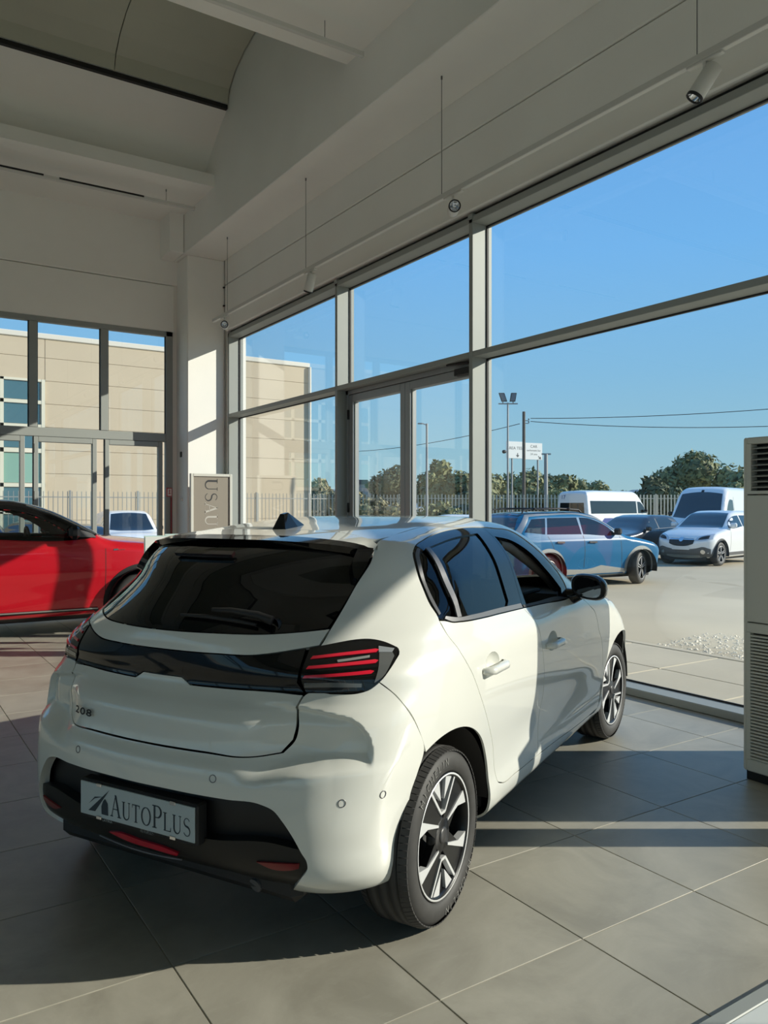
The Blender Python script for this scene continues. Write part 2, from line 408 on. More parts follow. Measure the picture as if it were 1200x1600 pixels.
# ------------------------------------------------------------------ back glazing (plane y = 12.75)
BX = [4.085 - 1.037*k for k in range(5)]; BXL = 4.085 - 5*1.037     # right edges of the bays
wb = MB(); wb.box((BXL - .05, YB, 4.255), (4.195, YB + .10, 4.335), bev=.005); wb.box((4.085, YB, 0), (4.195, YB + .10, 4.335), bev=.005)
wb.box((BXL - .05, YB, 2.525), (4.085, YB + .10, 2.66), bev=.005)
window_2 = struct('window_2', wb, M_ALU)
for k, xr_ in enumerate(BX):
    xl = xr_ - 1.037 + .115
    if xl < RX0 + .2: break
    MB().box((xl - .115, YB - .005, 2.66), (xl, YB + .10, 4.255), bev=.005).build('mullion', M_ALU, window_2)
    MB().box((xl + .003, YB + .05, 2.662), (xr_ - .003, YB + .06, 4.253)).build('pane', M_GLASS, window_2)
    MB().box((xl, YB + .036, 2.66), (xl + .014, YB + .05, 4.255)).box((xr_ - .014, YB + .036, 2.66), (xr_, YB + .05, 4.255)).build('gasket', M_BLACK, window_2)
    # leaf below: stiles and rails around one pane
    a, b_ = xl - .055, xr_ - .06
    lf = MB().box((a, YB - .012, .03), (a + .068, YB + .08, 2.52), bev=.006).box((b_ - .068, YB - .012, .03), (b_, YB + .08, 2.52), bev=.006)
    lf.box((a + .068, YB - .012, 2.44), (b_ - .068, YB + .08, 2.52), bev=.005).box((a + .068, YB - .012, .03), (b_ - .068, YB + .08, .18), bev=.005)
    leaf = struct('door_%d' % (k + 2), lf, M_ALU)
    MB().box((a + .069, YB + .045, .182), (b_ - .069, YB + .055, 2.438)).build('pane', M_GLASS, leaf)
    MB().box((a - .006, YB - .004, .03), (a, YB + .06, 2.52)).build('gasket', M_BLACK, leaf)
    if k in (1, 2):
        for z in (.35, 1.63, 2.34): MB().box((a - .018, YB - .03, z - .07), (a + .012, YB - .005, z + .07), bev=.006).build('hinge', M_BLACK, leaf)
wk = MB().box((RX0, YB, 4.335), (4.22, YB + .3, 5.095), bev=.012); wk.box((RX0, YB, 0), (BXL - .05, YB + .3, 4.335)).box((4.197, YB + .05, 0), (4.93, YB + .3, 4.335)); wall_back = struct('wall_back', wk, M_WALL)
MB().box((4.19, YB + .05, 4.33), (4.93, YB + .3, 5.12)).build('wall_panel', M_WALL, wall_back)
MB().box((RX0, YB, 5.107), (4.9, YB + .3, 8.2), bev=.012).build('wall_panel', M_WALL, wall_back)
# fire call point and its red conduit on the right jamb
fc = thing('fire_call_point', 'small red framed fire call point plate on the grey glazing frame', 'call point', (4.13, YB - .002, 1.70))
MB().box((-.045, -.03, -.07), (.045, 0, .07), bev=.004).build('backplate', mat('call_point_red', (.55, .03, .04), .4), fc)
cp = MB().box((-.033, -.035, -.058), (.033, -.03, .058)).build('label_plate', mat('call_point_white', (.75, .70, .68), .5), fc)
MB().box((-.006, -.038, -.03), (.006, -.035, .03)).box((-.018, -.038, -.03), (.018, -.035, -.02)).prism([(-.012, -.038, .02), (.012, -.038, .02), (0, -.038, .048)], (0, .003, 0)).build('symbol', mat('call_point_red', (.55, .03, .04), .4), cp)
pp = MB().tube([(4.165, YB - .02, 0), (4.165, YB - .02, 1.62)], .013, 8)
tag(pp.build('red_pipe', mat('pipe_red', (.28, .03, .035), .5)), 'thin dark red pipe running down the jamb below the call point', 'pipe')
bt = MB().lathe([(.0, -.03), (.026, -.03), (.03, -.02), (.03, 0)], 14, 'y', (4.215 + .0, 0, 0))
o = MB().box((4.259, 12.52, 2.27), (4.275, 12.59, 2.36), bev=.006).build('wall_switch', mat('switch_black', (.03, .03, .03), .5)); tag(o, 'small dark switch on the side of the white corner column', 'switch')
o = MB().lathe([(0, 4.245), (.022, 4.247), (.028, 4.26), (.028, 4.275)], 14, 'x', (0, 12.50, 1.58)).build('push_button', M_WHITE); tag(o, 'round white push button low on the side of the white column', 'button')

# ------------------------------------------------------------------ ceiling
prof = []                     # profile over y, swept along x
def wing(y0, z0, y1, z1, n=6, bulge=.08):
    return [(y0 + (y1-y0)*i/n, z0 + (z1-z0)*i/n + bulge*sin(pi*i/n)) for i in range(n+1)]
cm = MB()
def sheet(pts, x0, x1, t=.12):
    ring = [(x0, y, z) for y, z in pts] + [(x0, y, z + t) for y, z in reversed(pts)]
    return cm.prism(ring, (x1 - x0, 0, 0), smooth=False)
bays_ = [9.05 - 5.72*k for k in range(-1, 5)]
for c in bays_:
    for s_ in (1, -1):
        w_ = [(c + s_*1.38, 7.06)] + [(c + s_*(1.38 + q), z) for q, z in ((.25, 6.93), (.5, 6.77), (.75, 6.58), (.95, 6.38), (.97, 6.30))] + [(c + s_*1.30 + s_*.75, 6.36)] * 0
        ring = w_ + [(c + s_*1.9, 6.30), (c + s_*1.9, 6.12), (c + s_*2.86, 6.12), (c + s_*2.86, 7.3), (c + s_*1.38, 7.3)]
        cm.prism([(RX0, y, z) for y, z in ring], (4.22 - RX0, 0, 0), smooth=False)
cm.box((RX0 - .2, RY0 - .2, 8.1), (5.2, 13.1, 8.3))
ceiling = struct('ceiling', cm, M_CEIL)
for c in bays_[1:]:
    n = 10; arc = [(c + 1.36*cos(pi*i/n), 7.10 + .56*sin(pi*i/n)) for i in range(n + 1)]
    x = 4.21
    while x > RX0:
        x1 = max(x - 1.55, RX0); ring = [(x1 + .006, y, z) for y, z in arc] + [(x1 + .006, y, z + .05) for y, z in reversed(arc)]
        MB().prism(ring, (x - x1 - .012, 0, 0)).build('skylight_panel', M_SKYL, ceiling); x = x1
    for s_ in (1, -1): MB().box((RX0, c + s_*1.40 - .03, 7.03), (4.21, c + s_*1.40 + .03, 7.09)).build('joint_seal', M_BLACK, ceiling)

# ------------------------------------------------------------------ the rest of the hall, behind and left of the camera
def glazed_wall(name, x0, y0, x1, y1, t, zg, step):
    """wall with a glazed lower part: piers, the wall above, one pane per bay"""
    a, b_ = Vector((x0, y0, 0)), Vector((x1, y1, 0)); d = (b_ - a).normalized(); n = Vector((-d.y, d.x, 0)); L = (b_ - a).length
    def bx(m, s0, s1, z0, z1, u0=0., u1=None):
        p, q = a + d*s0 + n*u0, a + d*s1 + n*(t if u1 is None else u1); m.box((p.x, p.y, z0), (q.x, q.y, z1))
    w = MB(); bx(w, 0, L, zg, 8.2); bx(w, 0, L, 0, .06)
    for s0 in np.arange(0, L, step): bx(w, s0, min(s0 + .12, L), .06, zg)
    bx(w, 0, L, 2.6, 2.7)
    o = struct(name, w, M_WALL)
    for s0 in np.arange(0, L - .3, step): g = MB(); bx(g, s0 + .12, min(s0 + step, L), .06, zg, t*.45, t*.45 + .01); g.build('pane', M_GLASS, o)
glazed_wall('wall_rear', RX0, RY0, 5.25, RY0, -.3, 4.3, 2.6)
glazed_wall('wall_left', RX0, RY0, RX0, RY1 + .2, .3, 4.3, 2.6)
struct('wall_right', MB().box((4.90, RY0, 0), (5.25, -5.6, 4.345)), M_WALL)
# ------------------------------------------------------------------ car bodies as smooth implicit solids
class Sp:
    """monotone cubic through points"""
    def __init__(s, pts):
        p = np.array(sorted(pts), float); s.x = p[:, 0]; s.y = p[:, 1]
        h = np.diff(s.x); d = np.diff(s.y)/h; n = len(s.x); m = np.zeros(n); m[0] = d[0]; m[-1] = d[-1]
        for i in range(1, n-1):
            if d[i-1]*d[i] > 0:
                w1 = 2*h[i] + h[i-1]; w2 = h[i] + 2*h[i-1]; m[i] = (w1 + w2)/(w1/d[i-1] + w2/d[i])
        s.m = m
    def __call__(s, x):
        x = np.asarray(x, float); i = np.clip(np.searchsorted(s.x, x) - 1, 0, len(s.x) - 2)
        h = s.x[i+1] - s.x[i]; t = (x - s.x[i])/h; tc = np.clip(t, 0, 1)
        a = s.y[i]; b = s.y[i+1]; c = s.m[i]*h; d = s.m[i+1]*h
        r = a*(1+2*tc)*(1-tc)**2 + b*tc*tc*(3-2*tc) + c*tc*(1-tc)**2 - d*tc*tc*(1-tc)
        return r + np.where(t < 0, t*c, 0) + np.where(t > 1, (t-1)*d, 0)
def rmax(a, b, R): return np.minimum(np.maximum(a, b), -R) + np.sqrt(np.maximum(a + R, 0)**2 + np.maximum(b + R, 0)**2)
def sstep(a, b, x):
    t = np.clip((np.asarray(x, float) - a)/(b - a), 0, 1); return t*t*(3 - 2*t)
class Body:
    ZC = .70; XC = 1.2
    def F(s, x, y, z):
        ay = np.abs(y)
        side = (ay - s.W(x, z, ay))*s.kside(z)
        rear = (s.Xr(z) + s.bowr(ay, z) - x)*s.krear(z)
        top = (z - s.Zt(x) + s.crown(ay, x))*.98
        front = (x - s.Xf(z) + s.bowf(ay, z))*.95
        f = rmax(rmax(rmax(side, rear, s.Rr(z)), front, s.Rf(z)), top, s.Rt(x))
        return rmax(f, s.zb(x, ay) - z, .06) + s.extra(x, ay, z)
    def extra(s, x, ay, z): return 0*x
    def grad(s, P, e=2e-3):
        g = np.zeros_like(P)
        for k in range(3):
            d = np.zeros(3); d[k] = e; g[:, k] = s.F(*(P + d).T) - s.F(*(P - d).T)
        return g/np.maximum(np.linalg.norm(g, axis=1, keepdims=True), 1e-9)
    def cast(s, o, d, t0, t1, n=46, it=20):
        N = len(d); lo = np.full(N, t0); hi = np.full(N, t1); found = np.zeros(N, bool); prev = np.full(N, t1)
        for t in np.linspace(t1, t0, n)[1:]:
            p = o + d*t; ins = (s.F(p[:, 0], p[:, 1], p[:, 2]) < 0) & ~found
            lo[ins] = t; hi[ins] = prev[ins]; found |= ins; prev[:] = t
            if found.all(): break
        for _ in range(it):
            m = (lo + hi)/2; p = o + d*m[:, None]; ins = s.F(p[:, 0], p[:, 1], p[:, 2]) < 0
            lo = np.where(ins, m, lo); hi = np.where(ins, hi, m)
        return o + d*((lo + hi)/2)[:, None]
    def P(s, uv, mode):
        """panel coordinates to the body surface (right side, y < 0)"""
        uv = np.asarray(uv, float); u, v = uv[:, 0], uv[:, 1]; O = 0*u
        if mode == 't': return s.cast(np.stack([u, O, O + s.ZC], 1), np.stack([O, -np.cos(v), np.sin(v)], 1), .1, 1.6)
        if mode == 'w': return s.cast(np.stack([O + s.XC, O, v], 1), np.stack([-np.cos(u), -np.sin(u), O], 1), .15, 3.6)
        if mode == 's': return s.cast(np.stack([u, O, v], 1), np.stack([O, O - 1, O], 1), .05, 1.3)
        if mode == 'x': return s.cast(np.stack([O + s.XC, u, v], 1), np.stack([O + 1, O, O], 1), .1, 3.6)   # seen from the front: (y,z)
        if mode == 'b': return s.cast(np.stack([O + s.XC, u, v], 1), np.stack([O - 1, O, O], 1), .1, 3.6)
        if mode == 'z': return s.cast(np.stack([u, v, O + .8], 1), np.stack([O, O, O + 1], 1), .02, 2.2)
    def conv(s, uv, a, b):
        P = s.P(uv, a)
        return np.stack([P[:, 0], np.arctan2(P[:, 2] - s.ZC, -P[:, 1])], 1) if b == 't' else np.stack([np.arctan2(-P[:, 1], s.XC - P[:, 0]), P[:, 2]], 1)
SC = {'t': (1, .8), 'w': (1.6, 1), 's': (1, 1), 'x': (1, 1), 'b': (1, 1), 'z': (1, 1)}
def ring_sample(pts, h, sc, corner=38):
    """dense closed ring: rounded through gentle points, sharp at corners"""
    p = np.array(pts, float)*sc; keep = [0]
    for i in range(1, len(p)):
        if np.linalg.norm(p[i] - p[keep[-1]]) > .004: keep.append(i)
    p = p[keep]
    if np.linalg.norm(p[0] - p[-1]) < .004: p = p[:-1]
    n = len(p); tan = np.zeros_like(p); cor = np.zeros(n, bool)
    for i in range(n):
        a, b = p[i] - p[i-1], p[(i+1) % n] - p[i]; la, lb = np.linalg.norm(a), np.linalg.norm(b)
        c = np.dot(a, b)/(la*lb); cor[i] = math.degrees(math.acos(np.clip(c, -1, 1))) > corner
        tan[i] = (a/la*lb + b/lb*la)/(la + lb)
    out = []
    for i in range(n):
        j = (i+1) % n; d = p[j] - p[i]; L = np.linalg.norm(d)
        if L < 1e-9: continue
        t0 = d if cor[i] else tan[i]*L; t1 = d if cor[j] else tan[j]*L
        k = max(1, int(math.ceil(L/h)))
        for q in range(k):
            t = q/k; out.append(p[i]*(1+2*t)*(1-t)**2 + p[j]*t*t*(3-2*t) + t0*t*(1-t)**2 - t1*t*t*(1-t))
    return np.array(out)
def shrink(p, g):
    if abs(g) < 1e-9: return p
    a = np.roll(p, 1, 0); b = np.roll(p, -1, 0); d = b - a; L = np.maximum(np.linalg.norm(d, axis=1, keepdims=True), 1e-9)
    n = np.stack([-d[:, 1], d[:, 0]], 1)/L
    area = .5*np.sum(p[:, 0]*np.roll(p[:, 1], -1) - np.roll(p[:, 0], -1)*p[:, 1])
    return p + n*g*(1 if area > 0 else -1)
def inside(q, ring):
    x, y = q[:, 0][:, None], q[:, 1][:, None]; a = ring; b = np.roll(ring, -1, 0)
    c = ((a[:, 1] > y) != (b[:, 1] > y)) & (x < (b[:, 0]-a[:, 0])*(y-a[:, 1])/np.where(b[:, 1] == a[:, 1], 1e-12, b[:, 1]-a[:, 1]) + a[:, 0])
    return c.sum(1) % 2 == 1
def seg_dist(q, ring):
    a = ring; b = np.roll(ring, -1, 0); ab = b - a; out = np.full(len(q), 1e9)
    for i in range(0, len(q), 4000):
        z = q[i:i+4000]; t = np.clip(((z[:, None, :] - a)*ab).sum(2)/np.maximum((ab*ab).sum(1), 1e-12), 0, 1)
        out[i:i+4000] = np.linalg.norm(z[:, None, :] - a - ab*t[..., None], axis=2).min(1)
    return out
def panel(body, name, m, pts, mode, parent, h=.03, off=0., thick=.012, gap=0., mirror=False, inner=None, corner=38, rings=(), fn=None, extra=None):
    """a body panel: outline in panel coordinates laid on the body, with a folded edge; mirror = the left-hand twin"""
    sc = np.array(SC[mode]); ring = shrink(ring_sample(pts, h*.7, sc, corner), gap)
    lo, hi = ring.min(0), ring.max(0)
    gx, gy = np.meshgrid(np.arange(lo[0], hi[0], h), np.arange(lo[1], hi[1], h*.866)); gx = gx + (np.arange(gx.shape[0]) % 2)[:, None]*h*.5
    q = np.stack([gx.ravel(), gy.ravel()], 1)
    if len(q): q = q[inside(q, ring)]
    if len(q): q = q[seg_dist(q, ring) > h*.5]
    if extra is not None:                                   # points laid along a crease so the mesh follows it
        e = np.array(extra, float)*sc; e = e[inside(e, ring)]; e = e[seg_dist(e, ring) > h*.3]
        dm = np.full(len(q), 9.)
        for i in range(0, len(q), 500): dm[i:i+500] = np.linalg.norm(q[i:i+500, None, :] - e[None], axis=2).min(1)
        q = np.vstack([q[dm > h*.55], e])
    nb = len(ring); allp = np.vstack([ring, q]) if len(q) else ring
    vs_, es_, fs_, ov, oe, of = geometry.delaunay_2d_cdt([Vector(p) for p in allp], [], [list(range(nb))], 1, 1e-6)
    uv = np.array([v[:] for v in vs_])/sc; P0 = body.P(uv, mode); G = body.grad(P0)
    P1 = P0 + G*off
    if fn is not None: P1 = fn(P1, uv)
    F_ = [list(f) for f in fs_]
    # boundary loop = edges used once
    cnt = {}
    for f in F_:
        for i in range(len(f)): e = (f[i], f[(i+1) % len(f)]); cnt[e] = 1
    bd = [e for e in cnt if (e[1], e[0]) not in cnt]
    bv = sorted({e[0] for e in bd} | {e[1] for e in bd}); ix = {v: k for k, v in enumerate(bv)}
    N = len(P1); V = [P1]; faces = list(F_); smooth = [True]*len(F_); mi = [0]*len(F_)
    nrm = [G]
    if thick > 0:
        V += [P1[bv], P1[bv] - G[bv]*thick]; nb_ = len(bv)
        for a, b in bd: faces.append([b, a, ix[a] + N + nb_, ix[b] + N + nb_] if False else [N + ix[b], N + ix[a], N + nb_ + ix[a], N + nb_ + ix[b]]); smooth.append(False); mi.append(0)
        if inner is not None:
            base = N + 2*nb_; V.append(P1 - G*thick)
            for f in F_: faces.append([base + i for i in f[::-1]]); smooth.append(True); mi.append(1)
    V = np.vstack(V)
    # consistent outward winding
    f0 = F_[len(F_)//2]; a, b, c = V[f0[0]], V[f0[1]], V[f0[2]]
    if np.dot(np.cross(b - a, c - a), G[f0[0]]) < 0: faces = [f[::-1] for f in faces]
    if mirror: V = V*np.array([1, -1, 1]); faces = [f[::-1] for f in faces]
    me = bpy.data.meshes.new(name); me.from_pydata(V.tolist(), [], faces); me.update()
    me.polygons.foreach_set('use_smooth', smooth); me.polygons.foreach_set('material_index', mi)
    me.materials.append(m)
    if inner is not None: me.materials.append(inner)
    if fn is None:
        Gm = G*np.array([1, -1 if mirror else 1, 1]); cn = np.zeros((len(V), 3)); cn[:N] = Gm
        if thick > 0 and inner is not None: cn[N + 2*nb_:] = -Gm
        me.normals_split_custom_set_from_vertices(cn.tolist()) if thick <= 0 else _loops(me, cn, N, thick, inner, smooth)
    return link(bpy.data.objects.new(name, me), parent)
def _loops(me, cn, N, thick, inner, smooth):
    ln = np.zeros((len(me.loops), 3)); vi = np.zeros(len(me.loops), int); me.loops.foreach_get('vertex_index', vi); ln[:] = cn[vi]
    for p in me.polygons:
        if not p.use_smooth: 
            for l in p.loop_indices: ln[l] = p.normal
    me.normals_split_custom_set(ln.tolist())
def both(body, name, m, pts, mode, parent, **k):
    return panel(body, name, m, pts, mode, parent, **k), panel(body, name, m, pts, mode, parent, mirror=True, **k)
def hull(body, name, m, parent, x0, x1, w, z0, z1, step, off=0., cut=None):
    """closed skin of the whole solid by surface nets, snapped to it"""
    X = np.arange(x0, x1 + step, step); Y = np.arange(-w, w + step, step); Z = np.arange(z0, z1 + step, step)
    g = body.F(*np.meshgrid(X, Y, Z, indexing='ij')) + off; s_ = g < 0; nx, ny, nz = g.shape
    c = s_[:-1, :-1, :-1].astype(int)
    for dx in (0, 1):
        for dy in (0, 1):
            for dz in (0, 1):
                if dx or dy or dz: c = c + s_[dx:nx-1+dx, dy:ny-1+dy, dz:nz-1+dz]
    act = (c > 0) & (c < 8); idx = -np.ones(act.shape, int); idx[act] = np.arange(act.sum())
    ii = np.argwhere(act); V = np.stack([X[ii[:, 0]], Y[ii[:, 1]], Z[ii[:, 2]]], 1) + step/2
    for _ in range(6):
        f = body.F(*V.T) + off; G = body.grad(V); V = V - G*np.clip(f, -step, step)[:, None]*.8
    faces = []
    for ax in range(3):
        a = s_; b = np.roll(s_, -1, ax); sl = [slice(1, -1)]*3; sl[ax] = slice(0, -1)
        e = np.argwhere((a != b)[tuple(sl)]); e[:, [k for k in range(3) if k != ax]] += 1
        u, v = [(1, 2), (2, 0), (0, 1)][ax]
        for q in e:
            k0 = q.copy(); k1 = q.copy(); k2 = q.copy(); k3 = q.copy(); k1[u] -= 1; k2[u] -= 1; k2[v] -= 1; k3[v] -= 1
            r = [idx[tuple(k)] if all(0 <= k[d] < idx.shape[d] for d in range(3)) else -1 for k in (k0, k1, k2, k3)]
            if min(r) < 0: continue
            faces.append(r if s_[tuple(q)] else r[::-1])
    G = body.grad(V)
    if cut is not None:
        faces = [f for f in faces if not cut(V[f].mean(0))]
    me = bpy.data.meshes.new(name); me.from_pydata(V.tolist(), [], faces); me.update(); me.polygons.foreach_set('use_smooth', [True]*len(faces))
    me.normals_split_custom_set_from_vertices(G.tolist()); me.materials.append(m)
    return link(bpy.data.objects.new(name, me), parent)

# ------------------------------------------------------------------ car materials
M_PAINT = mat('pearl_white_paint', (.735, .74, .69), .30, coat=1.0, spec=.5, coat_rough=.015)
M_GLOSS = mat('gloss_black', (.004, .004, .0045), .05, spec=.5)
M_TRIM = mat('black_trim', (.012, .012, .013), .55)
M_DARK = mat('dark_interior', (.016, .016, .017), .85)
M_GREYTRIM = mat('satin_grey_trim', (.17, .17, .175), .35, metal=.5)
M_TYRE = mat('tyre_rubber', (.036, .035, .034), .62, noise=.2, nscale=20)
M_ALLOY = mat('machined_alloy', (.74, .75, .76), .42, metal=.45)
M_RIMBLK = mat('rim_gloss_black', (.008, .008, .009), .35, coat=.25, spec=.3)
M_CHROME = mat('chrome', (.75, .75, .76), .12, metal=1.)
M_REDL = mat('tail_lamp_red', (.70, .008, .035), .25, coat=1.)
M_REDD = mat('reflector_red', (.20, .008, .012), .3, coat=.5)
M_PRIV = glass_mat('privacy_glass', (.03, .035, .04), .05)
M_CARGL = glass_mat('car_glass', (.70, .78, .76), .05)
M_DGL = glass_mat('dark_car_glass', (.22, .26, .27), .06)
M_HEAD = mat('headlamp_lens', (.55, .57, .58), .1, metal=.4, coat=1.)

def wheel(parent, x, y, z, R, rim, w, style, side=-1, turn=0., m_acc=None, spokes=5, detail=True, rot=0.):
    """tyre > rim, spokes, accents; side -1: the outer face looks towards -y"""
    m_acc = m_acc or M_ALLOY
    h = w/2
    t = MB(); seg = 56 if detail else 28
    p = [(rim, h-.022), (rim + .006, h-.008), (rim + .012, h-.002), (rim + (R-rim)*.32, h+.004), (rim + (R-rim)*.62, h+.001), (R-.020, h-.008), (R-.008, h-.020), (R-.002, h-.034)]
    gr = [] 
    if detail:
        for g in (.062, .022, -.022, -.062):
            gr += [(R, g + .006), (R - .008, g + .005), (R - .008, g - .005), (R, g - .006)]
    else: gr = [(R, .02), (R, -.02)]
    q = [(a, -b) for a, b in reversed(p)]
    t.lathe(p + gr + q, seg, 'y')
    ty = t.build('tyre', M_TYRE, parent); ty.location = (x, y, z); ty.rotation_euler = (0, 0, turn)
    flip = -side                                            # mesh drawn with outer face at +y, turned for the -y side
    if side < 0: ty.rotation_euler = (0, 0, turn + pi)
    out = h
    if detail:                                             # shoulder blocks of the tread, one joined part
        tb = MB()
        for k in range(84):
            a = 2*pi*k/84
            for sgn in (1, -1):
                y0, y1 = sgn*(h - .034), sgn*(h - .004); pts = []
                for da, rr, yy in ((-.032, R + .0006, y0), (.032, R + .0006, y0), (.036, R - .0095, y1), (-.028, R - .0095, y1)):
                    pts.append((rr*cos(a + da), yy, rr*sin(a + da)))
                tb.add(pts + [(p_[0]*.985, p_[1], p_[2]*.985) for p_ in pts], [(0, 1, 2, 3), (0, 4, 5, 1), (1, 5, 6, 2), (2, 6, 7, 3), (3, 7, 4, 0)])
        tag(tb.build('tread_blocks', M_TYRE, ty), kind='stuff')
    rm = MB().lathe([(rim + .004, out - .012), (rim + .002, out - .004), (rim - .008, out - .006), (rim - .014, out - .02), (rim - .02, out - .06), (rim - .03, -h + .02)], seg, 'y')
    rm.build('alloy_rim', M_RIMBLK, ty)
    MB().lathe([(rim + .003, out - .010), (rim + .001, out - .0035), (rim - .005, out - .0045)], seg, 'y').build('rim_lip', m_acc, ty)
    MB().lathe([(0, -.01), (.13, -.01), (.135, -.0), (rim - .03, -.04), (rim - .03, -.05), (0, -.05)], 28, 'y').build('brake_disc', mat('brake_disc', (.05, .05, .05), .5, metal=.5), ty)
    yo, yi = out - .012, out - .045
    def plate(poly, y1, y0): # poly in (r,angle deg)
        ring = [(r*cos(radians(a)), y1, r*sin(radians(a))) for r, a in poly]
        return ring, (0, y0 - y1, 0)
    sp = MB(); ac = MB(); acs = []
    def facet(ring, d): acs.append(MB().prism(ring, d))
    if style == 'cross':
        for c in (45, 135, 225, 315):
            sp.prism(*plate([(.035, c-60), (.075, c-30), (rim-.012, c-15), (rim-.008, c), (rim-.012, c+15), (.075, c+30), (.035, c+60)], yo - .004, yi))
        for c in (90, 270):
            for s_ in (1, -1):
                facet(*plate([(rim-.008, c + s_*30), (rim-.008, c + s_*27), (.086, c + s_*9), (.080, c + s_*14)], yo + .001, yo - .02))   # thin line along the spoke
                facet(*plate([(rim-.006, c + s_*23), (rim-.006, c + s_*8), (.125, c + s_*6)], yo - .002, yo - .03))                       # bright wedge
            facet(*plate([(.088, c + 10), (.088, c - 10), (.078, c - 12), (.078, c + 12)], yo + .001, yo - .02))
            sp.prism(*plate([(rim-.01, c + 7), (rim-.01, c - 7), (.07, c - 12), (.07, c + 12)], yo - .014, yi))
        for c in (0, 180):
            for s_ in (1, -1):
                facet(*plate([(rim-.006, c + s_*31), (rim-.006, c + s_*15), (.14, c + s_*27), (.055, c + s_*46), (.06, c + s_*52)], yo + .001, yo - .025))
        for k in range(4):
            a = radians(90*k + 45); MB().lathe([(0, yo - .002), (.008, yo - .002), (.009, yo - .012)], 8, 'y', (.052*cos(a), 0, .052*sin(a))).build('wheel_bolt', M_RIMBLK, ty)
    else:
        n = spokes
        for k in range(n):
            c = 90 + 360*k/n
            sp.prism(*plate([(.03, c-50), (.07, c-24), (rim-.012, c-9), (rim-.008, c), (rim-.012, c+9), (.07, c+24), (.03, c+50)], yo - .004, yi))
            for s_ in (1, -1): facet(*plate([(rim-.01, c + s_*9), (rim-.01, c + s_*6), (.06, c + s_*14), (.055, c + s_*24)], yo + .001, yo - .012))
    sp.lathe([(0, yo), (.055, yo - .002), (.068, yo - .012), (.07, yi)], 24, 'y')
    rot0 = sp.build('spokes', M_RIMBLK, ty); rot0.rotation_euler = (0, rot, 0)
    if detail:
        for q in acs: q.build('spoke_facet', m_acc, ty).rotation_euler = (0, rot, 0)
    else:
        for q in acs: ac.add(q.v, q.f)
        rot1 = ac.build('spoke_facets', m_acc, ty); rot1.rotation_euler = (0, rot, 0); rot1['kind'] = 'stuff'
    MB().lathe([(0, yo + .006), (.022, yo + .005), (.029, yo + .001), (.03, yo - .004)], 20, 'y').build('hub_cap', mat('hub_cap_dark', (.05, .05, .052), .4, metal=.3), ty)
    return ty
